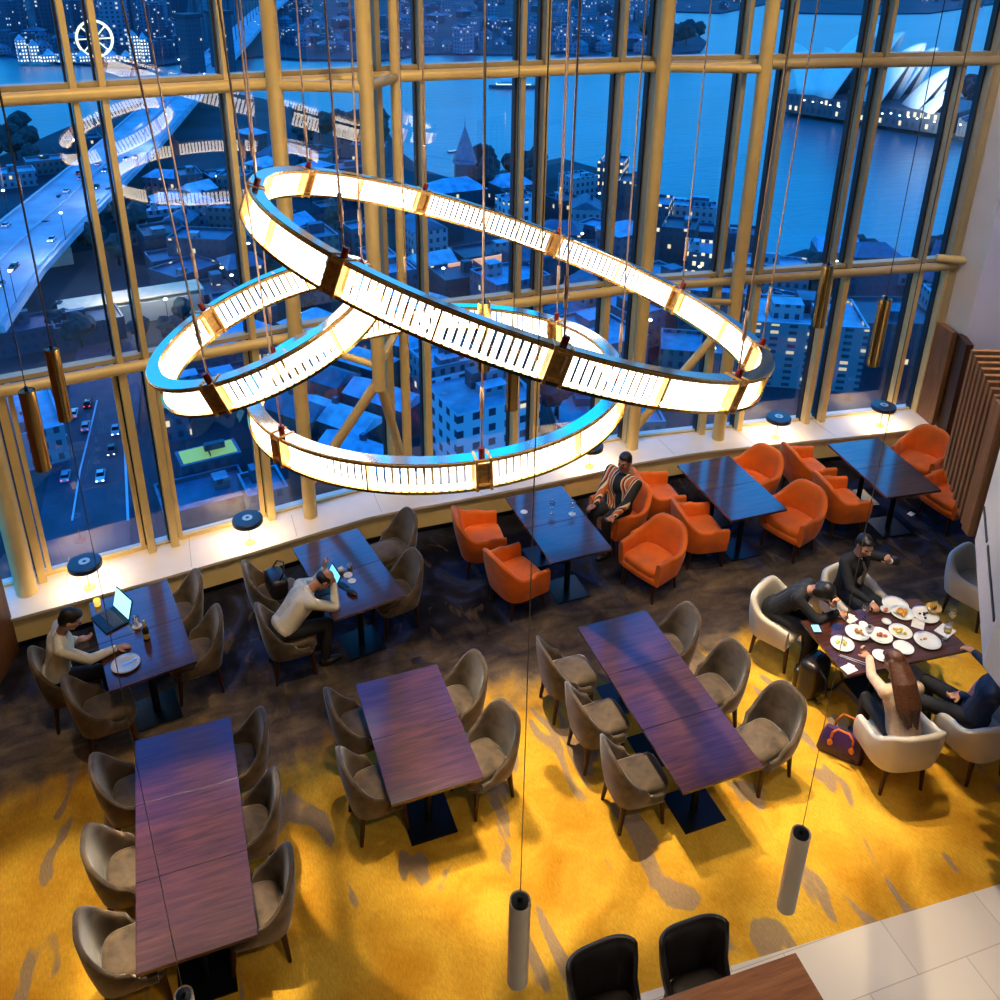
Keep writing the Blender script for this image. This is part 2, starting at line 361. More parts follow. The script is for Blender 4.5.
# window wall -------------------------------------------------------
LV = [LZ, 2.92, 5.83, 8.72]
def gy(x):
    for (xa, ya), (xb, yb) in zip(GP, GP[1:]):
        if xa <= x <= xb: return ya+(yb-ya)*(x-xa)/(xb-xa)
    return GP[-1][1]
def gdir(x):
    for (xa, ya), (xb, yb) in zip(GP, GP[1:]):
        if xa <= x <= xb: return math.atan2(yb-ya, xb-xa)
    return 0
MX = [-2.7, -1.92, -.74, -.48, .69, 1.22, 2.33, 2.85, 4.08, 4.38, 5.38, 5.86, 7.05, 7.65, 8.75, 9.02, 10.20, 10.66]
for a, b in ((2.33, 2.85), (5.86, 7.05), (7.05, 7.65)): pass
wn = 0
for i, (xa, xb) in enumerate(zip(MX, MX[1:])):
    for k in range(3):
        if xb <= -1.92 and k > 0: continue
        wn += 1; z0, z1 = LV[k], LV[k+1]
        pa, pb = V((xa, gy(xa), 0)), V((xb, gy(xb), 0))
        # a bay that crosses a bend follows it
        pts = [pa]+[V((x, y, 0)) for x, y in GP if xa+.02 < x < xb-.02]+[pb]
        def glass(bm):
            for p, q_ in zip(pts, pts[1:]):
                vs = [bm.verts.new((p.x, p.y, z0)), bm.verts.new((q_.x, q_.y, z0)), bm.verts.new((q_.x, q_.y, z1)), bm.verts.new((p.x, p.y, z1))]
                bm.faces.new(vs)
        w = tag(one('window_%d' % wn, glass, PANE), None, None, None, 'structure')
        casement = k == 0 and (i in (1, 3))
        def fr(bm):
            t = .05 if casement else .022
            for p, q_ in zip(pts, pts[1:]):
                d = (q_-p); L_ = d.length; rz = math.atan2(d.y, d.x); n = V((math.sin(rz), -math.cos(rz), 0)); c = (p+q_)/2+n*.03; u = d.normalized()
                for z in (z0+t/2+.004, z1-t/2-.03): box(bm, V((c.x, c.y, z)), (L_, .05, t), rz)
                if casement:
                    for e in (p+u*(.06+t/2), q_-u*(.06+t/2)): box(bm, V((e.x+n.x*.03, e.y+n.y*.03, (z0+z1)/2)), (t, .06, z1-z0-.05), rz)
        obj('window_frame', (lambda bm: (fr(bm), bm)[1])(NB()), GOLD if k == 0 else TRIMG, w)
tn = 30
def trim(fn, m, label=None, **k):
    global tn; tn += 1
    return tag(one('trim_%d' % tn, fn, m, **k), label, None, None, 'structure')
for x in MX[1:]:
    rz = gdir(x); n = V((math.sin(rz), -math.cos(rz), 0)); p = V((x, gy(x), 0))+n*.09
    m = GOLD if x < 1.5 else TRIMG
    for k in range(3):
        z0, z1 = LV[k], LV[k+1]
        if x < -1.8 and k: continue
        wide = .085 if k == 0 else .06
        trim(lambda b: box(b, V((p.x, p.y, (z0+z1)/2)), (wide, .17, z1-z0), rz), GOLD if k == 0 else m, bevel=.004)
    # dark gasket on the outer side
    trim(lambda b: box(b, V((x-.05, gy(x)+.0, (LV[0]+LV[3])/2)), (.022, .10, LV[3]-LV[0]), rz), DARKG)
# transoms: dark outer strip, square rail and round tube inside
for k, z in ((1, LV[1]), (2, LV[2]), (3, LV[3])):
    for (xa, ya), (xb, yb) in zip(GP, GP[1:]):
        a, b = V((xa, ya, z)), V((xb, yb, z)); rz = math.atan2(yb-ya, xb-xa); n = V((math.sin(rz), -math.cos(rz), 0)); c = (a+b)/2; L_ = (b-a).length
        trim(lambda bm: box(bm, c+n*.05+V((0, 0, .055)), (L_, .13, .05), rz), TRIMG)
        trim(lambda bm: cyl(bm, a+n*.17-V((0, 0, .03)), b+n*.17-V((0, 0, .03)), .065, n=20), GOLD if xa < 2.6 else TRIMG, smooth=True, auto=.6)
for i, ((xa, ya), (xb, yb)) in enumerate(zip(GP, GP[1:])): seg('wall_front' if i == 0 else 'wall_front_%d' % (i+1), (xa, ya), (xb, yb), 8.74, ROOF, .15, CREAMW, 1)
# round columns standing on the ledge
colr = []
def column(p, z1, r, label): 
    return trim(lambda b: (cyl(b, V((*p, LZ)), V((*p, z1)), r, n=28)), GOLD, label, smooth=True, auto=.6)
cA, cB, cY, cK, cC, cD = (-2.05, 9.43), (1.18, 9.84), (2.06, 9.47), (2.53, 10.08), (5.86, 10.0), (7.20, 9.82)
column(cA, ROOF, .11, 'round cream column at the left end of the ledge')
column(cB, ROOF, .085, 'round gold column where the left windows bend')
column(cK, ROOF, .06, 'gold column where the bracing meets the windows')
column(cC, ROOF, .085, 'round gold column right of the chandelier')
column(cD, ROOF, .09, 'round gold column at the right bend of the windows')
trim(lambda b: cyl(b, V((10.72, 9.50, LZ)), V((10.72, 9.50, ROOF)), .09, n=24), TRIMG, 'corner post at the last window', smooth=True, auto=.6)
Y0 = V((*cY, 2.42))
trim(lambda b: cyl(b, Y0-V((0, 0, .12)), V((*cY, ROOF)), .08, n=28), GOLD, 'round gold post splitting into two raking legs', smooth=True, auto=.6)
trim(lambda b: cyl(b, Y0, V((cB[0]+.03, cB[1], .95)), .062, n=20), GOLD, smooth=True, auto=.6)
trim(lambda b: cyl(b, Y0, V((cK[0]-.02, cK[1]-.03, .62)), .058, n=20), GOLD, smooth=True, auto=.6)
trim(lambda b: cyl(b, Y0+V((0, 0, .18)), V((*cB, 2.9)), .045, n=16), GOLD, smooth=True, auto=.6)
trim(lambda b: cyl(b, Y0+V((0, 0, .18)), V((*cK, 2.9)), .045, n=16), GOLD, smooth=True, auto=.6)
trim(lambda b: cyl(b, V((*cB, 5.80)), V((*cY, 5.80)), .06, n=20), GOLD, smooth=True, auto=.6)
trim(lambda b: cyl(b, V((*cY, 5.80)), V((*cK, 5.80)), .055, n=20), TRIMG, smooth=True, auto=.6)
trim(lambda b: cyl(b, V((*cC, .75)), V((cD[0], cD[1], 2.45)), .062, n=20), GOLD, 'raking gold brace from the ledge to the right column', smooth=True, auto=.6)
trim(lambda b: cyl(b, V((*cC, 5.80)), V((*cD, 5.76)), .055, n=20), GOLD, smooth=True, auto=.6)
trim(lambda b: cyl(b, V((*cC, 2.80)), V((*cD, 2.62)), .045, n=20), TRIMG, smooth=True, auto=.6)
trim(lambda b: cyl(b, V((10.4, 9.55, 3.02)), V((10.75, 9.3, 3.02)), .06, n=16), GOLD, smooth=True, auto=.6)
# ================================================================== chandelier rings
def ring(c, nx, ny, R, t, nb, off, rods, label, cables):
    h = .22; n = V((nx, ny, 1)).normalized(); a = n.cross(V((0, 1, 0))).normalized(); b = n.cross(a); c = V(c)
    root = empty('ring_chandelier', c, 0, label, 'chandelier', 'three glowing ring chandeliers hung from thin cables')
    Rm = R-t/2
    def P(th, r, z): return (a*math.cos(th)+b*math.sin(th))*r+n*z
    def annulus(bm, r0, r1, z0, z1, N=144):
        Q = [[bm.verts.new(P(2*PI*i/N, r, z)) for r, z in ((r0, z0), (r1, z0), (r1, z1), (r0, z1))] for i in range(N)]
        for i in range(N):
            A_, B_ = Q[i], Q[(i+1) % N]
            for k in range(4): bm.faces.new((A_[k], A_[(k+1) % 4], B_[(k+1) % 4], B_[k]))
    one('top_flange', lambda bm: annulus(bm, R-t-.012, R+.006, -.012, .004), STEEL, root)
    one('top_rim', lambda bm: (annulus(bm, R-.004, R+.012, -.026, -.004), annulus(bm, R-t-.014, R-t+.002, -.026, -.004)), BRASSD, root)
    one('bottom_rim', lambda bm: (annulus(bm, R-.008, R+.012, -h-.004, -h+.016), annulus(bm, R-t-.014, R-t+.004, -h-.004, -h+.016), annulus(bm, R-t, R-.004, -h, -h+.006)), BRASS, root)
    bay = 2*PI/nb
    for k in range(nb):
        th0 = off+k*bay
        # bracket: two posts with a moulded plate between
        def br(bm):
            for d in (-.048, .048):
                e = d/R; r0 = Rm
                u = P(th0+e, 1, 0); tn_ = n.cross(u)
                rot = Matrix((u, tn_, n)).transposed()
                box(bm, P(th0+e, Rm, -h/2), (t+.05, .020, h+.02), rot=rot)
            u = P(th0, 1, 0); rot = Matrix((u, n.cross(u), n)).transposed()
            box(bm, P(th0, Rm, -h/2), (t-.01, .06, h-.03), rot=rot)
            for z in (-.03, -h+.03): box(bm, P(th0, Rm, z), (t+.04, .09, .018), rot=rot)
        one('bracket', br, BRASSD, root, bevel=.004)
        # two light panels per bay, with a thin divider
        half = (bay-.13/R)/2; m = rods//2
        for s in (0, 1):
            t0 = th0+.065/R+s*half
            def pan(bm):
                for z in (-.012-.006, -h+.012): 
                    K = 10
                    Q = [[bm.verts.new(P(t0+half*i/K, r, zz)) for r, zz in ((Rm-t*.42, z-.004), (Rm+t*.42, z-.004), (Rm+t*.42, z+.004), (Rm-t*.42, z+.004))] for i in range(K+1)]
                    for A_, B_ in zip(Q, Q[1:]):
                        for k2 in range(4): bm.faces.new((A_[k2], A_[(k2+1) % 4], B_[(k2+1) % 4], B_[k2]))
                    bm.faces.new(Q[0]); bm.faces.new(Q[-1][::-1])
                for i in range(m):
                    th = t0+half*(i+.5)/m; u = P(th, 1, 0); rot = Matrix((u, n.cross(u), n)).transposed()
                    wd = R*half/m
                    box(bm, P(th, Rm, -h/2), (.009, wd*.63, h-.03), rot=rot)
            one('light_panel', pan, GLOW, root)
        thd = th0+bay/2; u = P(thd, 1, 0); rot = Matrix((u, n.cross(u), n)).transposed()
        one('divider', lambda bm: box(bm, P(thd, Rm, -h/2), (t+.01, .012, h), rot=rot), BRASS, root)
    # cables to the ceiling: from each bracket, leaning a little as in the place
    for k in range(nb):
        th0 = off+k*bay; p = P(th0, Rm, .01); w = c+p
        ld = cables.get(k, (0, 0)); top = V((w.x+ld[0], w.y+ld[1], ROOF))-c
        sc_ = one('suspension_cable', lambda bm: (tube(bm, [p, p+(top-p)*.5+V((.004, 0, 0)), top], .0065, 6), tube(bm, [p+(top-p)*.05, p+(top-p)*.09], .014, 8)), COPPER, root, smooth=True)
        one('cable_connector', lambda bm: cyl(bm, p-n*.01, p+n*.05, .022, n=10), REDK, sc_)
    return root
ring((2.388, 5.967, 5.036), .358, .001, 1.988, .074, 9, math.radians(-5), 24, 'largest ring of the chandelier, tilted down to the right', {0: (-.05, .05), 4: (.12, 0), 3: (.1, 0), 1: (-.08, 0)})
ring((.486, 6.02, 4.804), -.388, .054, .831, .075, 3, math.radians(59), 30, 'smallest ring of the chandelier, tilted up at the left', {0: (-.42, 0), 2: (-.3, 0)})
ring((1.822, 6.214, 4.101), -.025, .035, 1.472, .083, 6, math.radians(25), 26, 'lowest ring of the chandelier, hanging almost level', {0: (-.25, 0)})

LITB = mat('lit_brass', (.92, .76, .52), .3, metal=.15, var=.05, scale=8)  # brass made paler to stand in for light on the low pendants
# pendants ----------------------------------------------------------
def pendant(p, label, L=.6, r=.05, m=BRASS):
    o = empty('cylinder_pendant', p, 0, label, 'pendant lamp', 'slim brass cylinder pendants on black cords')
    one('lamp_shade', lambda b: lathe(b, [(0, -.02), (r*.93, -.02), (r*.93, -.004), (r, 0), (r, -L), (r*.9, -L), (r*.9, -L+.05), (0, -L+.05)], n=28), m, o, smooth=True, auto=.6)
    one('top_cap', lambda b: lathe(b, [(0, .03), (.012, .03), (.014, 0), (r*.8, -.002), (r*.8, -.015), (0, -.015)], n=20), BLACKM, o, smooth=True, auto=.6)
    one('cord', lambda b: cyl(b, (0, 0, .02), (0, 0, ROOF-p[2]), min(.006, .0008*(10-ROOF+p[2])) if p[2] > 4 else .0022, n=6), CORD if p[2] > 4 else CORDB, o)
    return o
for p, l in (((-.96, 6.87, 4.40), 'brass cylinder pendant nearer the windows of the two at far left'),
             ((-1.04, 6.04, 4.47), 'leftmost and lower of the two brass cylinder pendants at far left'),
             ((5.51, 6.22, 4.56), 'brass cylinder pendant above the blue table, left of two before the right windows'),
             ((5.41, 5.38, 4.56), 'rightmost brass cylinder pendant, before the right windows'),
             ((2.24, 6.29, 4.59), 'brass cylinder pendant half hidden behind the big ring at its middle'),
             ((2.52, 6.35, 4.15), 'brass cylinder pendant showing just below the big ring'),
             ((1.13, 2.61, 3.09), 'pale cylinder pendant low over the gold carpet at bottom centre'),
             ((2.75, 2.59, 2.86), 'pale cylinder pendant over the gold carpet at lower right'),
             ((-.49, 3.53, 1.83), 'dark pendant top at the bottom edge below the long left table')):
    pendant(p, l, r=.052, m=BRASS if p[2] > 4 else LITB)
# ================================================================== tables
def table(c, w, l, rz, mods, label, m=TABLE, group='walnut dining tables'):
    t = empty('dining_table', (c[0], c[1], 0), rz, label, 'table', group)
    ml = l/mods
    for i in range(mods):
        y = -l/2+ml*(i+.5)
        one('tabletop', lambda b: box(b, V((0, y, .735)), (w, ml-.004, .03)), m, t, bevel=.003)
        one('pedestal', lambda b: (cyl(b, (0, y, .012), (0, y, .72), .035, n=16), box(b, V((0, y, .712)), (.4, .4, .012))), BLACKM, t, smooth=True, auto=.5)
        one('table_base', lambda b: box(b, V((0, y, .007)), (.42, .42, .012)), BLACKM, t, bevel=.003)
    return t
table((-.48, 5.51), .81, 2.08, 0, 3, 'long walnut table of three tops at lower left')
table((1.47, 5.86), .80, 1.38, 0, 2, 'walnut table of two tops, second from left in the front row')
table((3.77, 5.51), .79, 2.09, 0, 3, 'long walnut table of three tops right of centre')
TA = ((-.83, 7.98), math.radians(9.5))
table(TA[0], .80, 1.40, TA[1], 2, 'walnut table by the left windows with an open laptop')
TB = ((1.33, 8.23), math.radians(9.4))
table(TB[0], .80, 1.38, TB[1], 2, 'walnut table by the windows where a man reads a tablet')
TC = ((3.91, 8.30), math.radians(1.0))
table(TC[0], .78, 1.40, TC[1], 2, 'walnut table by the windows with two wine glasses')
TD = ((6.35, 8.28), math.radians(-1.1))
table(TD[0], .80, 1.34, TD[1], 2, 'empty walnut table between orange chairs reflecting blue')
TE = ((8.58, 8.02), math.radians(-6.9))
table(TE[0], .80, 1.36, TE[1], 2, 'walnut table at the right end with a bright lamp reflection')
TG = ((6.29, 5.41), math.radians(-5))
table(TG[0], 1.42, .80, TG[1], 1, 'dark walnut table covered with plates where four people dine', group='walnut dining tables')
ct = empty('counter_table', (2.78, 2.80, 0), math.radians(-3), 'reddish brown wooden table cut off by the bottom edge', 'table')
one('tabletop', lambda b: box(b, V((0, 0, .73)), (1.30, .62, .04)), WOODTOP, ct, bevel=.003)
for x in (-.58, .58):
    for y in (-.26, .26): one('leg', lambda b: box(b, V((x, y, .361)), (.05, .05, .698)), BLACKM, ct)

# ================================================================== chairs
def loft_shell(bm, W, D, Lf, tops, z0, t, lean, p=.62, cap=.5):
    """a padded tub: the cross-section runs up the outside, over the rim and down the inside"""
    S = []
    NA, NF = 22, 6
    for i in range(NF): S.append(('f', -1, 1-i/NF))
    for i in range(NA+1): S.append(('a', -90+180*i/NA, 0))
    for i in range(NF): S.append(('f', 1, (i+1)/NF))
    rows = []
    for kind, v, u in S:
        if kind == 'f': x, y, nx, ny, s = v*W/2, Lf*u, v, 0, 90+90*u
        else:
            r = math.radians(v); sx, cx_ = math.sin(r), math.cos(r)
            x = W/2*math.copysign(abs(sx)**p, sx); y = -D*abs(cx_)**p
            nx, ny = sx, -cx_; k = math.hypot(nx, ny); nx, ny = nx/k, ny/k; s = abs(v)
        zt = tops(s, u if kind == 'f' else 0); row = []
        K = 7
        def off(z): return lean*(z-z0)*(1 if kind == 'a' else .5)
        for j in range(K+1):
            z = z0+(zt-t/2-z0)*j/K; o = off(z)+.012*math.sin(PI*j/K); row.append((x+nx*o, y+ny*o, z))
        o = off(zt)
        for aa in (30, 60, 90, 120, 150):
            ra = math.radians(aa); d = t/2*math.cos(ra)-t/2; row.append((x+nx*(o+d), y+ny*(o+d), zt-t/2+t/2*math.sin(ra)))
        for j in range(K, -1, -1):
            z = z0+(zt-t/2-z0)*j/K; o = off(z)-t; row.append((x+nx*o, y+ny*o, z))
        rows.append([bm.verts.new(q) for q in row])
    m = len(rows[0])
    for A_, B_ in zip(rows, rows[1:]):
        for j in range(m): bm.faces.new((A_[j], B_[j], B_[(j+1) % m], A_[(j+1) % m]))
    bm.faces.new(rows[0]); bm.faces.new(rows[-1][::-1])
def cushion(bm, W, Db, yf, z0, z1, p=.62, crown=.02, Wf=None):
    Wf = Wf or W; out = []
    N = 16
    for i in range(N+1):
        r = math.radians(-90+180*i/N); sx, cx_ = math.sin(r), math.cos(r)
        out.append((W/2*math.copysign(abs(sx)**p, sx), -Db*abs(cx_)**p))
    out += [(W/2, yf*.5), (Wf/2, yf-.05), (Wf/2-.04, yf-.01), (Wf/4, yf), (0, yf+.004), (-Wf/4, yf), (-Wf/2+.04, yf-.01), (-Wf/2, yf-.05), (-W/2, yf*.5)]
    cy = (yf-Db)/2; rows = []
    for f, z in ((.90, z0), (.97, z0+.012), (1, z0+.03), (1, z1-.03), (.965, z1-.008), (.85, z1+crown*.4), (.5, z1+crown)):
        rows.append([bm.verts.new((x*f, cy+(y-cy)*f, z)) for x, y in out])
    n = len(out)
    for A_, B_ in zip(rows, rows[1:]):
        for j in range(n): bm.faces.new((A_[j], A_[(j+1) % n], B_[(j+1) % n], B_[j]))
    bm.faces.new(rows[0][::-1]); bm.faces.new(rows[-1])
def legs(root, xf, yf, xb, yb, top, m=LEG, splay=.03):
    for x, y in ((-xf, yf), (xf, yf), (-xb, yb), (xb, yb)):
        one('leg', lambda b: cyl(b, (x+math.copysign(splay, x)*.8, y+math.copysign(splay, y), 0), (x, y, top), .016, .028, n=10), m, root, smooth=True, auto=.6)
def sm(a, b, x): 
    t = max(0, min(1, (x-a)/(b-a))); return t*t*(3-2*t)
def grey_proto():
    r = empty('dining_chair', (0, 0, 0)); r['category'] = 'chair'
    one('backrest', lambda b: loft_shell(b, .47, .24, .17, lambda s, u: .425+.475*(1-sm(4, 128, s)), .33, .042, .13), GREY, r, smooth=True, auto=1.2)
    one('seat', lambda b: cushion(b, .39, .19, .27, .35, .47), GREY, r, smooth=True, auto=1.2)
    one('seat_base', lambda b: cushion(b, .42, .20, .24, .30, .352, crown=0), GREY, r, smooth=True, auto=1.0)
    legs(r, .17, .19, .165, -.17, .31); return r
def orange_proto():
    r = empty('tub_armchair', (0, 0, 0)); r['category'] = 'armchair'
    one('backrest', lambda b: loft_shell(b, .60, .28, .24, lambda s, u: .62+.23*(1-sm(5, 80, s))-(.02*u), .28, .065, .17), ORANGE, r, smooth=True, auto=1.2)
    one('seat', lambda b: cushion(b, .50, .22, .26, .36, .46), ORANGE, r, smooth=True, auto=1.2)
    one('seat_base', lambda b: cushion(b, .56, .24, .27, .27, .37, crown=0), ORANGE, r, smooth=True, auto=1.0)
    legs(r, .22, .20, .19, -.19, .28); return r
def cream_proto():
    r = empty('barrel_armchair', (0, 0, 0)); r['category'] = 'armchair'
    one('backrest', lambda b: loft_shell(b, .62, .28, .20, lambda s, u: .62+.16*(1-sm(30, 95, s))-(.04*u), .34, .075, .10), CREAM, r, smooth=True, auto=1.2)
    one('seat', lambda b: cushion(b, .49, .21, .24, .38, .47), CREAM, r, smooth=True, auto=1.2)
    one('seat_base', lambda b: cushion(b, .56, .24, .22, .33, .39, crown=0), CREAM, r, smooth=True, auto=1.0)
    legs(r, .21, .18, .18, -.18, .34); return r
def black_proto():
    r = empty('leather_chair', (0, 0, 0)); r['category'] = 'chair'
    one('backrest', lambda b: loft_shell(b, .46, .20, .03, lambda s, u: .50+.36*(1-sm(62, 92, s)), .42, .04, .16, p=.5), BLACKL, r, smooth=True, auto=1.2)
    one('seat', lambda b: cushion(b, .42, .16, .26, .38, .46), BLACKL, r, smooth=True, auto=1.2)
    legs(r, .16, .18, .16, -.13, .39, BLACKM); return r
PROTO = {'g': grey_proto, 'o': orange_proto, 'c': cream_proto, 'b': black_proto}; MADE = {}
def chair(k, x, y, face, label, group):
    """face: degrees, the way the sitter looks, 0 = +x"""
    if k not in MADE: r = MADE[k] = PROTO[k]()
    else: r = copy_tree(MADE[k])
    r.location = (x, y, 0); r.rotation_euler = (0, 0, math.radians(face-90))
    r['label'] = label; r['group'] = group; return r
G1 = 'taupe velvet chairs around the front row of tables'; G2 = 'taupe velvet chairs at the window tables'
ordn = ['nearest the windows', 'in the middle', 'nearest the bottom edge']
for i, (x, y, f) in enumerate(((-.92, 6.28, 3), (-.95, 5.55, -2), (-.97, 4.88, 4))): chair('g', x, y, f, 'taupe velvet chair on the left of the long left table, '+ordn[i], G1)
for i, (x, y, f) in enumerate(((-.08, 6.30, 182), (-.06, 5.62, 178), (-.06, 4.90, 176))): chair('g', x, y, f, 'taupe velvet chair on the right of the long left table, '+ordn[i], G1)
for i, (x, y, f) in enumerate(((1.06, 6.35, 2), (1.04, 5.66, 4))): chair('g', x, y, f, 'taupe velvet chair left of the middle two-top table, '+('far one' if i == 0 else 'near one'), G1)
for i, (x, y, f) in enumerate(((1.97, 6.32, 186), (2.02, 5.61, 196))): chair('g', x, y, f, 'taupe velvet chair right of the middle two-top table, '+('far one' if i == 0 else 'near one'), G1)
for i, (x, y, f) in enumerate(((3.16, 6.30, -2), (3.19, 5.66, 0), (3.22, 4.98, -3))): chair('g', x, y, f, 'taupe velvet chair on the left of the long right table, '+ordn[i], G1)
for i, (x, y, f) in enumerate(((4.28, 6.28, 176), (4.42, 5.62, 184), (4.57, 4.95, 192))): chair('g', x, y, f, 'taupe velvet chair on the right of the long right table, '+ordn[i], G1)
chair('g', -1.52, 7.86, 8, 'taupe velvet chair under the man with the laptop', G2)
chair('g', -1.20, 7.36, 10, 'taupe velvet chair beside the laptop man, nearer the bottom, empty', G2)
chair('g', -.50, 8.48, 190, 'taupe velvet chair by the ledge right of the laptop table', G2)
chair('g', -.34, 7.83, 186, 'taupe velvet chair right of the laptop table, farther from the ledge', G2)
chair('g', .54, 8.50, 0, 'taupe velvet chair holding a black bag by the ledge', G2)
chair('g', .60, 7.76, 4, 'taupe velvet chair under the man reading a tablet', G2)
chair('g', 1.98, 8.84, 192, 'dark taupe chair by the ledge right of the tablet table', G2)
chair('g', 1.83, 8.06, 190, 'dark taupe chair right of the tablet table, nearer the bottom', G2)
GO = 'orange velvet tub armchairs at the window tables'
for x, y, f, l in ((3.10, 8.72, -8, 'orange armchair by the ledge left of the wine glass table'),
    (3.25, 7.92, 14, 'orange armchair left of the wine glass table, nearer the bottom'),
    (4.92, 8.60, 187, 'orange armchair under the man in the striped shirt'),
    (4.90, 7.68, 200, 'empty orange armchair just below the man in the striped shirt'),
    (5.62, 8.80, -6, 'orange armchair behind the striped shirt man, against the ledge'),
    (5.75, 7.98, -8, 'orange armchair left of the empty blue table, nearer the bottom'),
    (7.02, 8.72, 196, 'orange armchair by the ledge right of the empty blue table'),
    (6.98, 7.76, 198, 'orange armchair right of the empty blue table, nearer the bottom'),
    (7.94, 8.70, -6, 'orange armchair by the ledge left of the rightmost window table'),
    (7.86, 7.90, -8, 'orange armchair left of the rightmost window table, nearer the bottom'),
    (9.62, 8.38, 200, 'brightest orange armchair in the right corner by the ledge'),
    (9.35, 7.52, 184, 'orange armchair partly hidden by the slat screen')): chair('o', x, y, f, l, GO)
GC = 'cream barrel armchairs around the dining party'
for x, y, f, l in ((5.68, 6.22, -62, 'cream armchair under the dark suited diner who bends down'),
    (6.62, 6.20, -84, 'cream armchair under the man in a suit and tie'),
    (8.20, 5.98, -72, 'empty cream armchair beside the white bulkhead'),
    (5.72, 4.52, 78, 'cream armchair under the long haired woman, its back to us'),
    (6.52, 4.36, 88, 'cream armchair under the diner in a navy jacket at the right edge')): chair('c', x, y, f, l, GC)
chair('b', 2.80, 3.22, 268, 'black leather chair right of two at the bottom edge', 'black leather chairs at the bottom wooden table')
chair('b', 2.13, 3.30, 272, 'black leather chair left of two at the bottom edge', 'black leather chairs at the bottom wooden table')

# ================================================================== ledge lamps
def lamp(x, y, label, first=[None]):
    if first[0]: r = copy_tree(first[0])
    else:
        r = empty('table_lamp', (0, 0, 0)); first[0] = r; r['category'] = 'lamp'; r['group'] = 'navy disc lamps along the window ledge'
        ls_ = one('lamp_shade', lambda b: lathe(b, [(0, .355), (.05, .36), (.17, .355), (.18, .345), (.18, .295), (.17, .292), (.17, .335), (0, .337)], n=36), LAMPD, r, smooth=True, auto=.6)
        one('top_ring', lambda b: lathe(b, [(.022, .361), (.06, .361), (.06, .366), (.022, .366)], n=28), LAMPR, ls_)
        one('diffuser', lambda b: lathe(b, [(0, .310), (.165, .310), (.165, .315), (0, .315)], n=28), LAMPG, ls_)
        one('stem', lambda b: cyl(b, (0, 0, .01), (0, 0, .336), .008, n=12), BRASS, r, smooth=True, auto=.6)
        one('lamp_base', lambda b: lathe(b, [(0, .016), (.06, .014), (.068, .006), (.068, 0), (0, 0)], n=28), BRASSD, r, smooth=True, auto=.6)
    r.location = (x, y, LZ); r['label'] = label
    return r
LAMPS = [(-1.40, 9.28, 'navy disc lamp on the ledge above the laptop man'), (.395, 9.53, 'navy disc lamp on the ledge above the tablet reader'),
         (5.05, 9.74, 'navy disc lamp on the ledge half hidden by the lowest ring'), (8.03, 9.56, 'navy disc lamp on the ledge between the two orange groups'), (9.77, 9.34, 'rightmost navy disc lamp at the end of the ledge')]
for a in LAMPS: lamp(*a)

# ================================================================== table things
TZ = .7505
def loc(T, x, y, z=TZ):
    (cx, cy), r = T; return V((cx+x*math.cos(r)-y*math.sin(r), cy+x*math.sin(r)+y*math.cos(r), z))
def on(px, py, z=TZ): return at(px, py, z)
def plate(p, r, label, group='white plates on the dining party table', food=None):
    o = one('plate', lambda b: lathe(b, [(0, .004), (r*.6, .004), (r*.75, .010), (r, .022), (r*1.0, .026), (r*.72, .014), (r*.6, .009), (0, .009)], n=32), CHINA, smooth=True)
    o.location = p; return tag(o, label, 'plate', group)
def wineglass(p, label, group, drink=None):
    r = empty('wine_glass', p, 0, label, 'glass', group)
    bw_ = one('bowl', lambda b: lathe(b, [(0, .080), (.012, .082), (.032, .10), (.040, .13), (.034, .175), (.032, .175), (.038, .13), (.030, .102), (0, .086)], n=20), CLEAR, r, smooth=True)
    one('stem', lambda b: lathe(b, [(0, .003), (.033, .002), (.033, .0), (.033, .004), (.006, .012), (.004, .05), (.006, .081)], n=20), CLEAR, r, smooth=True)
    if drink: one('drink', lambda b: lathe(b, [(0, .088), (.028, .103), (.036, .128), (.036, .13), (0, .13)], n=16), drink, bw_, smooth=True)
    return r
def coaster(p, label, r=.045, group='white round coasters'):
    o = one('coaster', lambda b: lathe(b, [(0, .004), (r, .004), (r, 0), (0, 0)], n=24), NAPKIN); o.location = p; return tag(o, label, 'coaster', group)
# laptop table
def laptop(p, rz):
    r = empty('laptop', p, rz, 'open black laptop with a bright cyan screen on the left window table', 'laptop')
    kb_ = one('keyboard_base', lambda b: box(b, V((0, 0, .010)), (.34, .24, .018)), BLACKM, r, bevel=.003)
    one('keyboard', lambda b: [box(b, V((-.14+.0233*i, -.02+.022*j, .021)), (.019, .018, .004)) for i in range(13) for j in range(5)], mat('laptop_keys', (.09, .085, .09), .5), kb_)
    rot = Matrix.Rotation(math.radians(-18), 3, 'X')
    lid_ = one('lid', lambda b: box(b, V((0, .12, .02))+rot@V((0, .004, .115)), (.34, .010, .23), rot=rot), BLACKM, r, bevel=.003)
    one('screen', lambda b: box(b, V((0, .12, .02))+rot@V((0, -.003, .118)), (.312, .004, .20), rot=rot), SCREEN, lid_)
laptop(on(110, 621), math.radians(-62))
plate(on(126, 665), .135, 'white plate with a fork on the laptop table', 'plate on the laptop table')
def cutlery(name, p, rz, label, cat, m=STEEL, L=.19, grp=None):
    o = one(name, lambda b: (box(b, V((0, 0, .004)), (L*.6, .010, .003)), ell(b, V((L*.38, 0, .006)), (L*.16, .012, .003), seg=10, ring=6)), m); o.location = p; o.rotation_euler = (0, 0, rz); return tag(o, label, cat, grp)
cutlery('fork', on(128, 663, TZ+.012), math.radians(20), 'silver fork lying on the plate beside the laptop man', 'fork')
